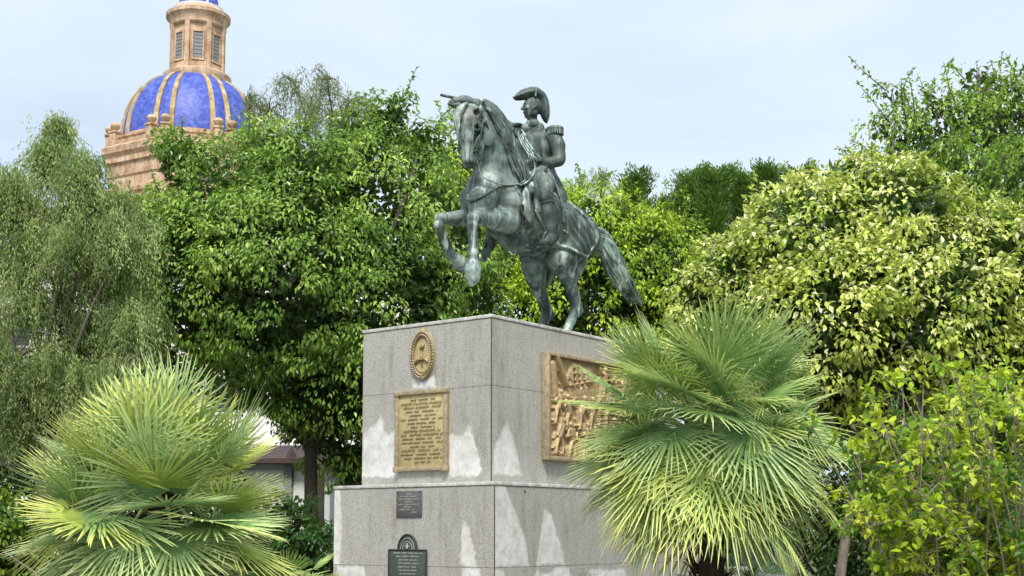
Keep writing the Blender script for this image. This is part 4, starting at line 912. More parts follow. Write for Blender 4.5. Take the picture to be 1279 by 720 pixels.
def rshell(name, a, b, c, wid, t, mat, zlo, zhi, nrmx=None, par=None):
    """a strip wrapped round the body: slab of half-width wid about the plane through a, b, c"""
    n_ = nrm(np.cross(b-a, c-a)); G = (RX[:, None, None]*n_[0]+RY[None, :, None]*n_[1]+RZ[None, None, :]*n_[2])-a@n_
    F = np.maximum(np.maximum(ra.F-t, -(ra.F+.02)), np.abs(G)-wid); F = np.maximum(F, (zlo-RZ)[None, None, :]); F = np.maximum(F, (RZ-zhi)[None, None, :])
    F = np.maximum(F, (np.abs(RY-.0)-.31)[None, :, None]); V, Q = surf(F.astype(np.float32), ra.lo, ra.h); V = relax(V, Q, 1); return mesh(name, V, Q, mat, par or rider, True)
zs = lambda py: J(667, py, 0)[2]
A_, B_ = J(652, 166, -.16), J(680, 206, .16)
sash = rshell('sash', A_, B_, A_+np.array([1., 0, .1]), .058, .018, BRZ_L, zs(212), zs(163))
n_s = nrm(np.cross(B_-A_, np.array([1., 0, .1])))
for o_ in (-.045, -.015, .015, .045): rshell('sash_fold', A_+n_s*o_, B_+n_s*o_, A_+n_s*o_+np.array([1., 0, .1]), .010, .030, BRZ_L, zs(212), zs(163), par=sash)
rshell('belt', J(660, 206, -.1), J(676, 207, .1), J(660, 206, -.1)+np.array([1., 0, 0]), .03, .02, BRZ_D, zs(212), zs(200))
q_ = J(665.3, 155.5, .0); mb = MB(); mb.lathe([(.085, -.05), (.100, -.045), (.092, .035), (.078, .05)], (0, 0, 0), 20); co = mb.build('collar', BRZ, rider, True); co.location = tuple(q_)
for (c, yy) in (((692.5, 161.5), .35), ((643.5, 158.5), -.36)):
    E_ = SDF(J(*c, yy)-.35, J(*c, yy)+.35, .011); c0 = J(*c, yy)
    E_.ell(c0, (.115, .14, .045), None, .01); n_ = 22
    for i in range(n_):
        q = i/n_*6.283; d_ = np.array([.095*math.cos(q), .12*math.sin(q), 0]); 
        if d_[1]*np.sign(yy) > -.05: E_.cap(c0+d_+[0, 0, -.01], c0+d_*1.08+[0, 0, -.09], .016, .013, .006)
    sdf_obj('epaulette', E_.F, E_.lo, E_.h, BRZ_D, rider, 1)
# bicorne: a tall crescent worn fore and aft, tipped back
prof_ = [(641, 122), (646, 117), (653, 112.5), (662, 110), (671, 111), (679, 116.5), (684, 125), (686, 136), (685.5, 146), (682.5, 154), (679, 150), (675.5, 143), (673.5, 136), (671, 128), (666, 124.5), (659, 124.3), (651, 125.2), (645, 125.2)]
hatn = hs                                   # the crescent's plane is the plane of the head
def on_plane(px, py):
    d = ray(px, py); dl = np.array([d@fx, d@fl, d[2]]); c = np.array([0, 0, EYE])-OS; cl = np.array([c@fx, c@fl, c[2]]); t = np.dot(hc-cl, hatn)/np.dot(dl, hatn); return cl+t*dl
pp = np.array([on_plane(*q) for q in prof_]); ux_, uz_ = hf, np.array([0, 0, 1.]); p2 = np.stack([(pp-hc)@ux_, (pp-hc)@uz_], -1)
B2 = SDF(pp.min(0)-.2, pp.max(0)+.2, .0085); g_ = [B2.lo[i]+B2.h*np.arange(B2.n[i]) for i in range(3)]; G = np.stack(np.meshgrid(*g_, indexing='ij'), -1)-hc
uu, vv, ww = G@ux_, G@uz_, G@hatn; sd2 = poly_sd(np.stack([uu.ravel(), vv.ravel()], -1), p2).reshape(uu.shape)
def hatside(sg):                            # two flaps rising from the crown and meeting at the rim
    base = np.clip((sd2)/.075, 0, 1); th_ = .018+.115*np.sqrt(base); return np.maximum(-sd2, np.abs(ww)-th_)
Fh = hatside(1)
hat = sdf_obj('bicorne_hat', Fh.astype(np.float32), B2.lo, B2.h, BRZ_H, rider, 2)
mb = MB(); rim = smooth_path([on_plane(*q) for q in prof_[:10]], 6); mb.tube(rim, .016, 6)
mb.tube(smooth_path([on_plane(a, b)-hatn*.115 for a, b in [(668, 112), (667, 118), (666, 124)]], 5), .018, 6); mb.tube(smooth_path([on_plane(a, b)+hatn*.115 for a, b in [(668, 112), (667, 118), (666, 124)]], 5), .018, 6)
mb.build('hat_braid', BRZ, hat, True)
# saddle, holster, stirrups, sword
S_ = SDF((-.5, -.7, .9), (1.4, .75, 2.4), .014)
S_.chain([(J(662, 226, .30), 9*p), (J(658, 245, .42), 8*p), (J(657, 262, .46), 8.5*p), (J(662, 273, .47), 6*p)], .02, flat=(Lv, .42))
S_.chain([(J(640, 226, -.30), 9*p), (J(634, 255, -.44), 8*p)], .02, flat=(Lv, .42))
S_.cap(J(664, 232, .40), J(664, 240, .44), 5*p, 4.5*p, .01); S_.cap(J(660, 222, .2), J(650, 220, -.2), .09, .09, .03); S_.cap(J(668, 222, .3), J(672, 262, .5), .07, .06, .02, flat=(Lv, .5))
saddle = sdf_obj('saddle', S_.F, S_.lo, S_.h, BRZ, horse, 1)
for (a, b, c_, yy) in (((668, 262), (682, 301), (683, 308), .58), ((606, 300), (606, 318), (607, 322), -.53)):
    mb = MB(); mb.tube([J(*a, yy-.04), J(b[0], b[1]-12, yy)], .018, 6)
    mb.tube(smooth_path([J(b[0], b[1]-12, yy), J(b[0]-4, b[1]-2, yy+.07), J(b[0]-1, b[1]+6, yy+.08), J(b[0]+2, b[1]+6, yy-.08), J(b[0]-2, b[1]-2, yy-.07), J(b[0], b[1]-12, yy)], 5), .013, 6); mb.build('stirrup', BRZ_D, saddle, True)
mb = MB(); mb.tube(smooth_path([J(*q) for q in [(686, 212, .34), (697, 238, .46), (703, 262, .52), (704, 280, .54)]], 6), .022, 8); mb.tube(smooth_path([J(*q) for q in [(684, 207, .36), (681, 211, .42), (684, 215, .42)]], 5), .012, 6); mb.build('sword', BRZ_D, rider, True)
mb = MB(); mb.box((.45, 0, .0), (2.9, 1.3, .05), bev=.01); 
st_base = mb.build('base_plate', BRZ_D, statue, autos=40)
for A in (H, M_, T_, R_, D_, S_, B2): A.F = None
# ------------------------------------------------------------------ vegetation
def lin(c): c = np.array(c, float)/255; return np.where(c <= .04045, c/12.92, ((c+.055)/1.055)**2.4)
def leaves(P, A, Nn, L, Wd, tint, shape='fold', droop=.12):
    """one small folded blade per point: P base, A long axis, Nn upper side"""
    P, A = np.asarray(P, float), nrm(A); S_ = nrm(np.cross(A, Nn)); U = np.cross(S_, A); n = len(P)
    L = np.broadcast_to(L, (n,))[:, None]; Wd = np.broadcast_to(Wd, (n,))[:, None]
    if shape == 'fold': T = [(0, 0, 0), (.42, -.5, .10), (1, 0, -droop), (.42, .5, .10)]; F = [(0, 1, 2), (0, 2, 3)]
    else: T = [(0, 0, 0), (.22, -.36, .07), (.22, .36, .07), (.58, -.46, .06), (.58, .46, .06), (1, 0, -droop), (.22, 0, .0), (.6, 0, -.02)]; F = [(0, 1, 6), (0, 6, 2), (1, 3, 7), (1, 7, 6), (6, 7, 4), (6, 4, 2), (3, 5, 7), (7, 5, 4)]
    V = np.stack([P+A*L*a+S_*Wd*b+U*L*c for a, b, c in T], 1); k = len(T)
    F = (np.arange(n)[:, None, None]*k+np.array(F)[None]).reshape(-1, 3); t = np.repeat(tint, len(F)//n, 0)
    return V.reshape(-1, 3), F, t
class Foliage:
    def __init__(s): s.V = []; s.F = []; s.T = []; s.n = 0
    def add(s, VFT):
        V, F, T = VFT; s.V.append(V); s.F.append(F+s.n); s.T.append(T); s.n += len(V)
    def build(s, name, mat, parent):
        return mesh(name, np.concatenate(s.V), np.concatenate(s.F), mat, parent, False, tint=np.clip(np.concatenate(s.T), 0, 1))
def rdir(n, r): return nrm(r.normal(size=(n, 3)))
def clump_leaves(fo, C, RC, OUT, k, r, L, Wd, base, var, droop=.5, shape='fold', squash=.75, tipc=None, tipf=.0, jit=.5):
    """k leaves round every clump centre C (n,3), radius RC, general outward direction OUT"""
    n = len(C); d = rdir(n*k, r); rr = r.uniform(.15, 1, n*k)**.4; Cc = np.repeat(C, k, 0); R_ = np.repeat(RC, k); O = np.repeat(OUT, k, 0)
    d = nrm(d+.45*O); P = Cc+d*(R_*rr)[:, None]*np.array([1, 1, squash]); out = nrm(d*.7+O*.6)
    A = nrm(out*.55+rdir(n*k, r)*jit+np.array([0, 0, -droop])); Nn = nrm(out*.55+np.array([0, 0, .65])+rdir(n*k, r)*.45)
    T = np.repeat(base, k, 0)*(1+r.uniform(-var, var, (n*k, 1)))
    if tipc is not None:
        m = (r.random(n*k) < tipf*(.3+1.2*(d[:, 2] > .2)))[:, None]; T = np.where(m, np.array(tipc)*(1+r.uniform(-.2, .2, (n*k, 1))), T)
    l = L*r.uniform(.5, 1.4, n*k); fo.add(leaves(P, A, Nn, l, Wd/L*l, T, shape))
def crown_points(lobes, dens, r, lo=.86, hi=1.06, inner=.80):
    C, O = [], []
    cs = np.array([l[0] for l in lobes]); rs = np.array([np.broadcast_to(l[1], 3) for l in lobes])
    for c, rad in zip(cs, rs):
        n = int(dens*4*math.pi*(rad.mean()**2)); d = rdir(n, r); f = r.uniform(lo, hi, n); P = c+d*rad*f[:, None]
        ok = np.ones(n, bool)
        for c2, r2 in zip(cs, rs):
            if c2 is c or np.allclose(c2, c): continue
            ok &= (np.linalg.norm((P-c2)/r2, axis=1) > inner)
        ok &= P[:, 2] > .1; C.append(P[ok]); O.append(nrm(d[ok]/rad*rad.mean()))
    return np.concatenate(C), np.concatenate(O)
def limb(mb, a, b, r0, r1, r, sag=.15, n=6):
    a, b = np.array(a, float), np.array(b, float); L_ = np.linalg.norm(b-a); m = (a+b)/2+r.normal(size=3)*L_*.08+np.array([0, 0, L_*sag])
    P = smooth_path([a, a*.5+m*.5+r.normal(size=3)*L_*.02, m, b], 4); mb.tube(P, np.linspace(r0, r1, len(P)), n)
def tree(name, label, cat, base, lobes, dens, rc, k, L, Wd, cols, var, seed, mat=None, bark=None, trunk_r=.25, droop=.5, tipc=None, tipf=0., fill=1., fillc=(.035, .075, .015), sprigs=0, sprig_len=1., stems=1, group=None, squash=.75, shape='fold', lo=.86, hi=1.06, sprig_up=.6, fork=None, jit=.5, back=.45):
    r = np.random.default_rng(seed); base = np.array(base, float); root = empty(name, tuple(base)); tag(root, label, cat, group)
    fo = Foliage(); C, O = crown_points(lobes, dens, r, lo, hi)
    keep = (C[:, 1] < base[1]+.8) | (r.random(len(C)) < back); C, O = C[keep], O[keep]      # thinner on the side away from the square
    cols = np.array(cols); w_ = r.random(len(C)); n1 = np.sin(C[:, 0]*1.3+seed)*np.cos(C[:, 2]*1.7+C[:, 1])*.5+.5; q = np.clip(.55*w_+.45*n1, 0, 1)*(len(cols)-1)
    i0 = np.clip(q.astype(int), 0, len(cols)-2); base_c = cols[i0]*(1-(q-i0))[:, None]+cols[i0+1]*(q-i0)[:, None]
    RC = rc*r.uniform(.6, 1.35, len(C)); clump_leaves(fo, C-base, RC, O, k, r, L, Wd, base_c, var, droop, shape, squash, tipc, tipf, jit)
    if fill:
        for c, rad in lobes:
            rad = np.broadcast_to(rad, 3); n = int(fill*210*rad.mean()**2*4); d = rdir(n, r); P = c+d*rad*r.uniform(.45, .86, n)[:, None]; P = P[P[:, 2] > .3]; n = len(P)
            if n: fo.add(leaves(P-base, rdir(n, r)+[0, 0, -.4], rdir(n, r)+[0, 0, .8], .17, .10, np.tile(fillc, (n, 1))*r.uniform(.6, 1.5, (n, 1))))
    tw = MB(); fork = base+[0, 0, .35*(lobes[0][0][2]-base[2])] if fork is None else np.array(fork)
    for s_ in range(stems):
        b0 = base+(np.array([math.cos(s_*2.1), math.sin(s_*2.1), 0])*trunk_r*1.4 if stems > 1 else 0); f_ = fork+(r.normal(size=3)*[.5, .4, .3] if stems > 1 else 0)
        P = smooth_path([b0-base-[0, 0, .1], (b0*.6+f_*.4)-base+r.normal(size=3)*.08, f_-base], 6); tw.tube(P, np.interp(np.linspace(0, 1, len(P)), [0, .12, 1], [trunk_r*1.5, trunk_r, trunk_r*.75]), 10)
        for j, (c, rad) in enumerate(lobes):
            if j % stems != s_: continue
            limb(tw, f_-base, c-base, trunk_r*.55, min(trunk_r*.22, .06*float(np.mean(rad))), r)
            for _ in range(5):
                d = rdir(1, r)[0]; limb(tw, c-base-[0, 0, .2], c-base+d*np.broadcast_to(rad, 3)*.85, min(trunk_r*.2, .05*float(np.mean(rad))), .01, r, .05, 5)
    if sprigs:
        idx = r.choice(len(C), min(sprigs, len(C)), False, p=(lambda q: q/q.sum())(np.clip(O[:, 2]+.35, .02, 9)**2))
        for i in idx:
            d = nrm(O[i]*.8+np.array([0, 0, sprig_up])+r.normal(size=3)*.25); l = sprig_len*r.uniform(.5, 1.3); a = C[i]-base; m = a+d*l*.5; b = a+d*l+np.array([0, 0, -.12*l])+r.normal(size=3)*.08
            P = smooth_path([a, m, b], 6); tw.tube(P, np.linspace(.014, .004, len(P)), 4, False)
            kk = int(16*l/.5*(0.1/L)**.5); t = r.uniform(.1, 1, kk)*(len(P)-1); ti = np.clip(t.astype(int), 0, len(P)-2); pt = P[ti]+(P[ti+1]-P[ti])*(t-ti)[:, None]
            pt = pt+r.normal(size=pt.shape)*.05*l*(1.1-t/len(P))[:, None]; fo.add(leaves(pt, rdir(kk, r)+d*.6+[0, 0, -.3], rdir(kk, r)*.5+[0, 0, 1], L*r.uniform(.7, 1.2, kk), Wd, np.tile(base_c[i], (kk, 1))*r.uniform(.7, 1.4, (kk, 1))))
    fo.build('crown', mat or LEAF, root); tw.build('trunk', bark or BARK, root, True); return root
def lob(l, Y, k=1.0):                      # crown lobes: (x, y, radius in picture units, depth shift, [vertical radius])
    out = []
    for q in l:
        px, py, rp_, dy = q[:4]; c = W(px, py, Y+dy); r_ = rp_*(Y+dy)/FPX; out.append((c, np.array([r_, r_*k, (q[4]*(Y+dy)/FPX if len(q) > 4 else r_)])))
    return out
G = lambda *a: [lin(x) for x in a]

# big dark ficus left of the statue
fic = lob([(300, 282, 105, 0), (395, 262, 92, -.3), (470, 270, 98, 0), (245, 340, 95, -.6), (360, 350, 120, -1.0), (470, 370, 110, -.6), (540, 300, 80, .3), (430, 470, 105, 0, 75), (325, 440, 88, .2, 62), (225, 420, 75, .3), (235, 205, 40, .3), (482, 160, 32, .4), (495, 135, 20, .4), (525, 180, 30, .5), (440, 180, 40, .3), (330, 190, 34, .3), (200, 300, 55, .2), (165, 325, 34, .3), (178, 385, 45, .3), (560, 380, 70, .6), (500, 470, 85, .6, 95), (370, 205, 50, .2), (425, 535, 56, .4), (445, 585, 34, .5), (385, 505, 40, .3)], 23)
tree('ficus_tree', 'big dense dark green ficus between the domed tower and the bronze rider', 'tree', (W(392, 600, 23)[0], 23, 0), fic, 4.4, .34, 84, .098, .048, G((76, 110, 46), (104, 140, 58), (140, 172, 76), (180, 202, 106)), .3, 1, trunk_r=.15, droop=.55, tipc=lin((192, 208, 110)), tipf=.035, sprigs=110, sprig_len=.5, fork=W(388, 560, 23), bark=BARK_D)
# lighter tree right of the horse
t2 = lob([(640, 320, 75, 0), (740, 300, 62, -.4), (800, 345, 75, -.3), (730, 380, 90, -.3), (840, 400, 80, 0), (650, 400, 90, .3), (700, 270, 40, 0), (600, 250, 60, 1.0), (560, 215, 45, 1.0), (790, 300, 48, .2), (850, 330, 45, 0)], 27)
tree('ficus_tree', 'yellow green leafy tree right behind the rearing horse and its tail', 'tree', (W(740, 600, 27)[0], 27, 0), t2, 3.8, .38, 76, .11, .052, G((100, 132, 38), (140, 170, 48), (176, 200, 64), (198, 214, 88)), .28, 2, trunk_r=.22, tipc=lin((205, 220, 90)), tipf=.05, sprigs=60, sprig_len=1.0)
# dark upright trees on the skyline
def spire(px, py, wpx, bot, Y, seed, lean, label):
    r = np.random.default_rng(seed); base = np.array([W(px, 600, Y)[0], Y, 0]); root = empty('cypress_tree', tuple(base)); tag(root, label, 'tree', 'dark upright trees along the skyline')
    fo = Foliage(); tw = MB(); top = W(px+lean, py, Y); z0 = W(px, bot, Y)[2]; Rm = wpx*Y/FPX*.62
    P = smooth_path([[0, 0, 0], [0, 0, z0], top-base], 6); tw.tube(P, np.linspace(.22, .02, len(P)), 8); C = []; O = []
    for j in range(46):
        t = j/46; h = z0-2.2+(top[2]-z0+2.2)*t; ax_ = np.interp(h, P[:, 2], P[:, 0]); L_ = Rm*(1-t)**.9*r.uniform(.6, 1.15)+.15
        for _ in range(3):
            q = r.uniform(0, 6.283); a = np.array([ax_, 0, h]); b = a+np.array([math.cos(q)*L_, math.sin(q)*L_, L_*r.uniform(.5, 1.0)]); limb(tw, a, b, .03, .008, r, 0, 4)
            for u in (.35, .6, .85, 1.05): C.append(a+(b-a)*u); O.append(nrm(b-a))
    C, O = np.array(C), np.array(O); bc = np.array(G((66, 96, 44), (86, 118, 50), (112, 142, 60)))[r.integers(0, 3, len(C))]
    k = 40; n = len(C); d = rdir(n*k, r); Cc = np.repeat(C, k, 0); Oo = np.repeat(O, k, 0); Pp = Cc+d*.22*r.random((n*k, 1))**.5+Oo*r.uniform(-.2, .3, (n*k, 1))
    fo.add(leaves(Pp, Oo+rdir(n*k, r)*.55+[0, 0, .35], rdir(n*k, r)+[0, 0, .4], .13, .036, np.repeat(bc, k, 0)*r.uniform(.7, 1.3, (n*k, 1)), 'fold', 0)); fo.build('crown', LEAF_MATT, root); tw.build('trunk', BARK_D, root, True)
sp_l = [(790, 226, 16, 330, 34, 31, 8, 'dark upright tree on the skyline nearest the horse tail'), (864, 222, 14, 330, 34, 32, 0, 'broad dark upright tree in the middle of the skyline row'), (893, 220, 5, 290, 33, 33, 9, 'thin leaning dark tree beside the gap in the skyline'),
        (930, 226, 11, 320, 34, 34, 4, 'dark upright tree just right of the gap in the skyline'), (954, 216, 8, 310, 33.5, 35, 8, 'pointed dark tree above the pale variegated tree'), (996, 220, 12, 320, 34, 36, 4, 'rightmost dark upright tree peeping over the pale variegated tree'), (830, 262, 24, 340, 35, 37, 0, 'low dark upright tree in the dip of the skyline')]
for q in sp_l: spire(*q)
# pale variegated ficus on the right
t3 = lob([(1010, 310, 80, -.3), (1110, 285, 85, -.2), (930, 350, 62, 0), (1040, 400, 100, -.6), (1160, 380, 105, -.6), (1250, 350, 95, -.2), (960, 420, 85, -.2), (1220, 450, 90, 0), (1090, 470, 80, .2), (885, 400, 42, 0), (1060, 235, 42, .2), (1160, 285, 50, .2), (1320, 400, 90, .5), (1010, 490, 70, .5), (1150, 520, 80, .8), (1250, 540, 80, .8), (1290, 360, 80, 0), (900, 455, 55, 0), (865, 365, 26, 0)], 19.5)
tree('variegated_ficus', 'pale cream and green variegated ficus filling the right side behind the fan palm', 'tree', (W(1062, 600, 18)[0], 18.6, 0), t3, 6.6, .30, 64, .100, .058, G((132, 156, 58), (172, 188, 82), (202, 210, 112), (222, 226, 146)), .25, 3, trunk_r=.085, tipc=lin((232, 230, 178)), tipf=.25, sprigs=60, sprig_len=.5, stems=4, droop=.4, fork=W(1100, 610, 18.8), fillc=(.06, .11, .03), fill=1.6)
# tall darker ficus behind it
t4 = lob([(1130, 235, 50, -1.5), (1200, 250, 65, -2), (1265, 255, 70, -2.2), (1240, 320, 55, -3.2), (1300, 310, 60, -3), (1150, 195, 50, 0), (1210, 160, 50, 0), (1268, 172, 50, .2), (1222, 100, 24, 0), (1252, 112, 22, .2), (1130, 165, 26, .2), (1290, 230, 75, 0), (1200, 240, 70, 0), (1098, 160, 16, 0), (1340, 200, 80, .5), (1240, 290, 70, .3), (1166, 130, 20, 0), (1115, 118, 12, 0), (1185, 165, 42, .2), (1248, 138, 40, .3), (1275, 130, 22, 0), (1120, 215, 40, .2)], 22.5)
tree('ficus_tree', 'tall green ficus with loose feathery top in the upper right corner', 'tree', (W(1240, 600, 23.5)[0], 23.5, 0), t4, 3.6, .34, 56, .105, .05, G((94, 130, 48), (128, 162, 62), (160, 188, 82)), .3, 4, trunk_r=.24, tipc=lin((205, 218, 110)), tipf=.06, sprigs=190, sprig_len=.8, fill=.35, sprig_up=.5, lo=.7)
# hanging pepper tree on the far left, and its twin whose top shows over the ficus
def pepper(base, pts, Y, seed, label, n_str, slen, cols, trunk_r=.15, forkp=None):
    r = np.random.default_rng(seed); base = np.array(base, float); root = empty('pepper_tree', tuple(base)); tag(root, label, 'tree'); fo = Foliage(); tw = MB()
    fork = np.array(forkp)-base if forkp is not None else np.array([0, 0, 2.2]); P = smooth_path([[0, 0, -.1], fork*.5+[.1, 0, 0], fork], 6); tw.tube(P, np.linspace(trunk_r*1.3, trunk_r*.8, len(P)), 10)
    tips = []
    for (px, py, rp_) in pts:
        c = W(px, py, Y+r.uniform(-.8, .8))-base; limb(tw, fork, c, trunk_r*.22, .02, r, .12, 6); R_ = rp_*Y/FPX
        for _ in range(int(4+R_*5)):
            d = rdir(1, r)[0]; d[2] = abs(d[2])*.8; e = c+d*R_; limb(tw, c, e, .022, .007, r, .12, 4); tips.append((c, e))
    tips_a = np.array([t[0] for t in tips]); tips_b = np.array([t[1] for t in tips]); i = r.integers(0, len(tips), n_str); u = r.uniform(.25, 1.03, (n_str, 1))
    S0 = tips_a[i]+(tips_b[i]-tips_a[i])*u+r.normal(size=(n_str, 3))*.10; Ls = slen*r.uniform(.35, 1.25, n_str); hd = r.normal(size=(n_str, 3))*.28; hd[:, 2] = 0
    k = 34; t = (np.arange(k)+.5)/k; T_ = t[None, :, None]; Pp = S0[:, None]+hd[:, None]*(T_*Ls[:, None, None])*1.3+np.array([0, 0, -1])*(T_**1.3)*Ls[:, None, None]+r.normal(size=(n_str, k, 3))*.035
    bc = np.array(cols)[r.integers(0, len(cols), n_str)]; bc = np.repeat(bc, k, 0)*r.uniform(.7, 1.35, (n_str*k, 1)); n = n_str*k
    A = rdir(n, r)*.6+np.array([0, 0, -.9])+np.repeat(hd, k, 0); fo.add(leaves(Pp.reshape(-1, 3), A, rdir(n, r)+[0, -.5, .5], .085*r.uniform(.6, 1.2, n), .016, bc, 'fold', 0))
    fo.build('crown', LEAF_MATT, root); tw.build('trunk', BARK, root, True)
pepper((W(40, 600, 20)[0], 20, 0), [(72, 158, 14), (62, 195, 24), (105, 205, 18), (15, 235, 34), (40, 270, 50), (110, 262, 36), (80, 300, 60), (10, 340, 70), (60, 390, 70), (130, 340, 50), (120, 430, 60), (20, 450, 70), (160, 290, 34), (-40, 300, 70), (-40, 430, 70), (70, 480, 60), (150, 480, 50), (165, 400, 40), (150, 255, 18), (20, 520, 50)], 20, 41, 'feathery grey green pepper tree hanging at the left edge', 4400, .75, G((106, 128, 72), (138, 154, 94), (168, 180, 122), (120, 142, 88)), forkp=W(60, 560, 20))
pepper((W(395, 600, 29)[0], 29, 0), [(335, 140, 28), (368, 105, 24), (408, 100, 26), (436, 128, 20), (390, 140, 40), (312, 122, 14), (425, 160, 35)], 29, 42, 'wispy hanging tree top showing above the dark ficus', 420, 1.0, G((112, 124, 84), (134, 144, 104), (100, 112, 70)), forkp=W(390, 240, 29))
pepper((W(720, 600, 33)[0], 33, 0), [(725, 235, 18), (750, 222, 12), (700, 240, 22), (768, 250, 18)], 33, 43, 'thin wispy tree top just right of the rider over the bright tree', 170, .6, G((120, 140, 84), (150, 164, 104)), forkp=W(725, 300, 33))
pepper((W(545, 600, 31)[0], 31, 0), [(535, 190, 18), (550, 205, 18), (520, 175, 12)], 31, 44, 'thin wispy tree top just left of the horse head', 150, .6, G((120, 138, 84), (145, 160, 104)), forkp=W(540, 260, 31))

# shrubs
def shrub(label, base, lobes, dens, k, L, Wd, cols, seed, name='shrub', **kw):
    return tree(name, label, 'shrub', base, lobes, dens, kw.pop('rc', .2), k, L, Wd, cols, .28, seed, trunk_r=kw.pop('trunk_r', .035), stems=kw.pop('stems', 5), shape=kw.pop('shape', 'full'), **kw)
shrub('dark glossy hedge bush beside the lower left corner of the pedestal', (W(375, 700, 18)[0], 18.6, 0), lob([(370, 665, 38, 0), (345, 655, 34, .3), (395, 690, 36, -.2), (375, 720, 55, 0), (330, 700, 45, .3)], 18.5), 16, 26, .085, .045, G((30, 62, 26), (44, 84, 34), (66, 108, 46)), 51, trunk_r=.03)
shrub('yellow green leafy bush in the bottom left corner', (W(-5, 700, 13)[0], 13, 0), lob([(0, 660, 40, 0), (-30, 690, 60, 0), (25, 700, 42, .2), (30, 640, 22, .4), (-10, 740, 60, 0)], 13), 26, 24, .065, .034, G((70, 98, 26), (112, 142, 32), (160, 182, 44)), 52, trunk_r=.02)
# large leaved bright shrub, lower right, with long bare twigs
def bright_shrub():
    r = np.random.default_rng(61); Y = 9.0; base = np.array([W(1210, 700, Y)[0], Y, 0]); root = empty('bright_shrub', tuple(base)); tag(root, 'lime green broad leaved shrub with long thin twigs in the lower right corner', 'shrub'); fo = Foliage(); tw = MB()
    ends = [(1262, 450), (1245, 500), (1275, 520), (1190, 500), (1150, 480), (1120, 470), (1085, 490), (1100, 530), (1140, 540), (1185, 560), (1225, 560), (1265, 590), (1100, 600), (1075, 560), (1150, 620), (1200, 630), (1250, 650), (1120, 665), (1160, 690), (1210, 700), (1105, 700), (1275, 700), (1290, 470), (1300, 560), (1170, 455), (1215, 480), (1010, 532), (1085, 628), (1230, 530), (1130, 590), (1270, 480), (1290, 630)]
    LIM = G((172, 198, 40), (196, 214, 48), (150, 180, 44), (118, 156, 48), (208, 220, 84))
    ends = ends+[(x+r.uniform(-26, 26), y+r.uniform(-22, 22)) for x, y in ends[:26]*2 if x < 1300]
    for (px, py) in ends:
        e = W(px+r.uniform(-5, 5), py+r.uniform(-5, 5), Y+r.uniform(-.9, 1.0))-base; a = np.array([r.uniform(-.25, .3), r.uniform(-.2, .3), r.uniform(.1, .5)]); m = a*.5+e*.5+np.array([r.uniform(-.15, .3), 0, -.05])
        P = smooth_path([a, m, e], 12); tw.tube(P, np.linspace(.013, .0035, len(P)), 5, False)
        for s_ in range(7):
            b0 = P[int(len(P)*r.uniform(.45, .98))-1]; b1 = b0+rdir(1, r)[0]*.24+[0, -.03, .07]; tw.tube([b0, (b0+b1)/2+[0, 0, .02], b1], [.005, .004, .002], 4, False); cc = LIM[r.integers(0, 5)] if r.random() < .8 else lin((60, 110, 40))
            n = 19; u = r.uniform(.1, 1.05, (n, 1)); pt = b0+(b1-b0)*u+r.normal(size=(n, 3))*.02; d = nrm(b1-b0); fo.add(leaves(pt, rdir(n, r)*.9+d*.7+[0, 0, -.1], rdir(n, r)*.45+[0, -.25, 1], .066*r.uniform(.6, 1.25, n), .038, np.tile(cc, (n, 1))*r.uniform(.75, 1.25, (n, 1)), 'full'))
        n = 10; pt = e+r.normal(size=(n, 3))*.035; fo.add(leaves(pt, rdir(n, r)+[0, 0, .25], rdir(n, r)*.4+[0, -.3, 1], .075*r.uniform(.7, 1.2, n), .045, np.tile(LIM[r.integers(0, 3)], (n, 1))*r.uniform(.8, 1.2, (n, 1)), 'full'))
    for _ in range(46):                    # dry bare twigs tangled low down
        a = W(r.uniform(1110, 1290), r.uniform(620, 730), Y+r.uniform(-.3, .8))-base; b = a+rdir(1, r)[0]*r.uniform(.2, .55); tw.tube([a, (a+b)/2+r.normal(size=3)*.03, b], [.005, .004, .002], 4, False)
    fo.build('foliage', leaf_mat('lime_leaf', .42, .42, .4), root); tw.build('stems', simple('twig_bark', (.30, .24, .17), .8, bmp=0), root)
bright_shrub()
shrub('mid green underbrush behind the lime shrub at the right edge', (W(1200, 700, 12)[0], 12, 0), lob([(1180, 620, 70, 0), (1250, 600, 80, .2), (1110, 640, 45, .4), (1290, 680, 70, 0), (1180, 700, 70, .2), (1240, 540, 60, .4), (1130, 560, 40, .5)], 12), 13, 24, .085, .048, G((80, 122, 36), (124, 160, 48), (168, 192, 70), (188, 206, 96)), 53, trunk_r=.03, rc=.24)

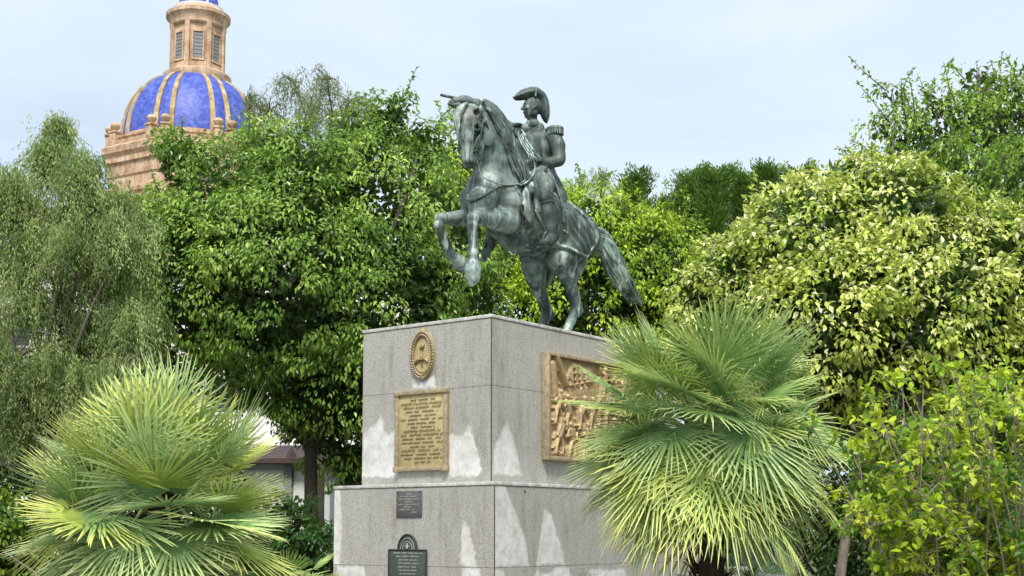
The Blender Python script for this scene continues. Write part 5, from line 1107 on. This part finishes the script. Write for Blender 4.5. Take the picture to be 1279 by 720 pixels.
# ---- fan palms
PALM = leaf_mat('palm_leaf', .22, .45, .45, 1.28, (.30, .38, .14))
FIB = simple('palm_fibre', (.08, .055, .038), .95, 0, .5, 10, .9, vscale=(3, 3, .8)); PET = simple('palm_petiole', (.30, .36, .12), .5, 0, .3, 8, .1)
def frond(root, O, d, lp, R, r, c0, c1, nseg=44, spread=250, split=.42, stiff=.10, name='frond', roll=0., hinge=0.):
    """petiole along d from O, then a fan of folded blades"""
    d = nrm(d); up = np.array([0, 0, 1.]); s_ = np.cross(d, up); s_ = nrm(s_) if np.linalg.norm(s_) > .15 else nrm(np.cross(d, [0, 1., 0])); n_ = nrm(np.cross(s_, d))
    s_, n_ = s_*math.cos(roll)+n_*math.sin(roll), n_*math.cos(roll)-s_*math.sin(roll)
    H_ = O+d*lp+up*(-.10*lp*(1-abs(d[2])))*1.0; mid = O+d*lp*.5+up*.03; Pp = smooth_path([O, mid, H_], 5)
    fd = nrm(H_-mid); s_ = nrm(s_-fd*(s_@fd)); n_ = np.cross(s_, fd); tilt = r.uniform(-.12, .22)+hinge; fd, n_ = fd*math.cos(tilt)-n_*math.sin(tilt), n_*math.cos(tilt)+fd*math.sin(tilt)
    V = []; F = []; T = []; dl = math.radians(spread)/nseg; rho = np.array([.03, .2, split, .62, .8, .92, 1.0]); vn = 0
    for i in range(nseg):
        ph = -math.radians(spread)/2+(i+.5)*dl; Ri = R*(.78+.22*math.cos(ph*.75))*r.uniform(.93, 1.05); ph += r.normal()*.018; bd = r.normal()*.05
        for j, q in enumerate(rho):
            rr = q*Ri; a = ph+bd*max(0, q-split); w_ = dl*.5*min(rr, split*Ri)*(1.0 if q <= split else [0, 0, 0, .78, .56, .32, .03][j]); fold = w_*.55
            x, y = math.cos(a), math.sin(a); dirv = fd*x+s_*y; tang = -fd*y+s_*x
            c = H_+dirv*rr+n_*(.10*R*(q*q)*(1-abs(ph)/3)) - up*(stiff*R*q**2.6)*(1+.5*r.normal()*.3)
            for e, f_ in ((-1, 0), (0, 1), (1, 0)): V.append(c+tang*w_*e+n_*fold*f_)
        b = vn; dry = r.random() < .10; sh = r.uniform(.82, 1.18)
        for j in range(len(rho)-1):
            for e in (0, 1): F.append([b+j*3+e, b+j*3+e+1, b+j*3+e+4, b+j*3+e+3]); q = rho[j]; t = np.clip((q-.15)/.7, 0, 1); cc = (c0*(1-t)+c1*t)*sh*(1.06 if e else .94); T.append(cc if q < .85 else (cc*.35+lin((214, 200, 140))*.65 if (dry or r.random() < .45) else cc*1.05))
        vn += len(rho)*3
    o = mesh(name, np.array(V), np.array(F), PALM, root, False, tint=np.array(T))
    tb, tf = tube(Pp, np.linspace(.014, .009, len(Pp)), 6); pe = mesh('petiole', tb, tf, PET, o, True); return o
def palm(label, heart, dirs, seed, lp, R, c0s, c1s, trunk=True, nseg=44, group=None, name='fan_palm', spread=(215, 285), stiff=.10, hinge=lambda d, r: 0., split=(.34, .48), rollj=.25, ybias=0):
    r = np.random.default_rng(seed); heart = np.array(heart, float); root = empty(name, (heart[0], heart[1], 0)); tag(root, label, 'palm', group); h = np.array([0, 0, heart[2]])
    for i, d in enumerate(dirs):
        d = nrm(d); sc = r.uniform(.86, 1.12); u = np.clip((d[2]+1)/2, 0, 1); ci = r.integers(0, len(c0s)); low = 1 if d[2] < -.15 else 0
        frond(root, h+d*.06+r.normal(size=3)*.03, d, lp*sc*(1.08 if d[2] > .5 else 1), R*sc, r, c0s[ci]*(1+.1*low), c1s[ci]*(1+.12*low)+np.array([.03, .015, 0])*low, nseg, r.uniform(*spread), r.uniform(*split), stiff*r.uniform(.4, 1.8)*(1.5 if low else 1), roll=r.normal()*rollj, hinge=hinge(d, r))
    if trunk:
        mb = MB(); P = [(0, 0, -.05), (.03, 0, heart[2]*.5), (0, 0, heart[2]-.1), (0, 0, heart[2]+.12)]; mb.tube(smooth_path(P, 6), np.interp(np.linspace(0, 1, 19), [0, .8, 1], [.10, .12, .05]), 14)
        for k in range(260):
            q = r.uniform(0, 6.283); z = r.uniform(.05, 1)*heart[2]; b = np.array([.10*math.cos(q), .10*math.sin(q), z]); mb.tube([b, b+np.array([.06*math.cos(q), .06*math.sin(q), .10]), b+np.array([.12*math.cos(q+.3), .12*math.sin(q+.3), r.uniform(.05, .22)])], [.012, .008, .003], 4, False)
        mb.build('trunk', FIB, root, True)
    return root, r
def sphere_dirs(n, zlo, zhi, seed, jit=.12, ybias=0.):
    r = np.random.default_rng(seed); i = np.arange(n); z = zlo+(zhi-zlo)*(i+.5)/n; a = i*2.39996; d = np.stack([np.sqrt(1-z*z)*np.cos(a), np.sqrt(1-z*z)*np.sin(a)+ybias, z], -1); return nrm(d+r.normal(size=d.shape)*jit)
hR = W(882, 548, 11.2)
palm('large round fan palm hiding the right end of the pedestal', hR, np.vstack([sphere_dirs(87, -.70, .97, 71, .09, -.16), nrm(np.array([[math.cos(q)*.8, math.sin(q)*.8-.25, -.85] for q in np.linspace(0, 5.9, 13)]))]), 72, .64, .63, G((106, 142, 80), (98, 136, 84), (118, 150, 84), (130, 154, 72)), G((170, 190, 126), (176, 194, 136), (188, 202, 122), (198, 204, 120)), hinge=lambda d, r: r.uniform(-.35, .45)+(.35*max(0, -d[1]) if d[2] < .2 else 0), nseg=40, split=(.26, .36), spread=(220, 310), rollj=.35, ybias=0)
pr_ = bpy.data.objects['fan_palm']
mb = MB(); r9 = np.random.default_rng(9)
for i in range(70):
    a = np.array([.03, -.06, hR[2]-.10])+r9.normal(size=3)*.03; b = a+np.array([r9.normal()*.05, -.06+r9.normal()*.03, r9.uniform(.02, .16)]); mb.tube([a, (a+b)/2, b], [.012, .014, .006], 5)
mb.build('flower_stalk', simple('rusty_fibre', (.34, .15, .06), .9, 0, .5, 20, .4), pr_, True)
hL = W(195, 620, 9.6)
palm('tall dense fan palm with upward fans at the lower left', hL, np.vstack([sphere_dirs(58, -.85, .96, 73, .12, -.2), nrm(np.array([[-.1, -.45, .8], [.25, -.5, .75], [.55, -.45, .6], [-.6, -.4, .55], [0.0, -.75, .45], [-.35, -.7, .3], [.45, -.75, .2]]))]), 74, .47, .56, G((112, 146, 88), (104, 140, 86), (122, 152, 86), (136, 156, 70)), G((176, 194, 134), (182, 198, 142), (194, 204, 130), (202, 206, 116)), nseg=36, spread=(190, 260), stiff=.05, split=(.30, .42), hinge=lambda d, r: (r.uniform(-1.0, -.4) if d[2] > -.1 else r.uniform(-.9, .4)))
def small_palm(label, px, py, Y, seed, n, lp, R, c0, c1):
    palm(label, W(px, py, Y), sphere_dirs(n, -.1, .95, seed, .15), seed+1, lp, R, c0, c1, trunk=False, nseg=26, name='young_fan_palm', group='young fan palms growing at ground level', spread=(140, 220), stiff=.05)
small_palm('young fan palm in front of the hedge bush, left of the pedestal', 372, 745, 10.5, 81, 16, .16, .24, G((110, 142, 70)), G((176, 190, 112)))
small_palm('dark young fan palm at the foot of the pedestal under the big palm', 775, 795, 12.5, 83, 18, .22, .36, G((44, 84, 44)), G((84, 120, 66)))
small_palm('dark young fan palm below the round palm in front of the white car', 905, 750, 12.8, 85, 18, .2, .34, G((36, 78, 40)), G((90, 124, 70)))
small_palm('dark young fan palm further right in front of the white car', 975, 760, 13.0, 87, 14, .2, .32, G((36, 74, 38)), G((96, 122, 76)))

shrub('tall dense hedge closing the garden behind the left fan palm', (W(150, 700, 22)[0], 22.5, 0), lob([(20, 600, 70, 0), (110, 590, 70, .2), (200, 600, 70, 0), (280, 640, 50, .2), (60, 680, 70, 0), (160, 690, 70, .1), (250, 700, 60, 0), (-60, 640, 80, 0), (320, 720, 50, 0)], 22.5), 7, 24, .11, .055, G((46, 76, 28), (76, 108, 40), (104, 132, 56)), 54, name='hedge', rc=.34, shape='fold', trunk_r=.05)
shrub('dark hedge far behind the fan palm and the white car', (W(1050, 700, 30)[0], 30, 0), lob([(840, 610, 75, 0), (930, 600, 80, .4), (1030, 600, 85, 0), (1130, 600, 85, .4), (1230, 600, 85, 0), (1320, 600, 85, 0), (1080, 680, 80, -.2), (1180, 690, 80, 0), (1280, 690, 80, 0)], 30), 3.2, 26, .15, .075, G((34, 60, 24), (54, 86, 32), (80, 110, 44)), 55, name='hedge', rc=.5, shape='fold', trunk_r=.06)
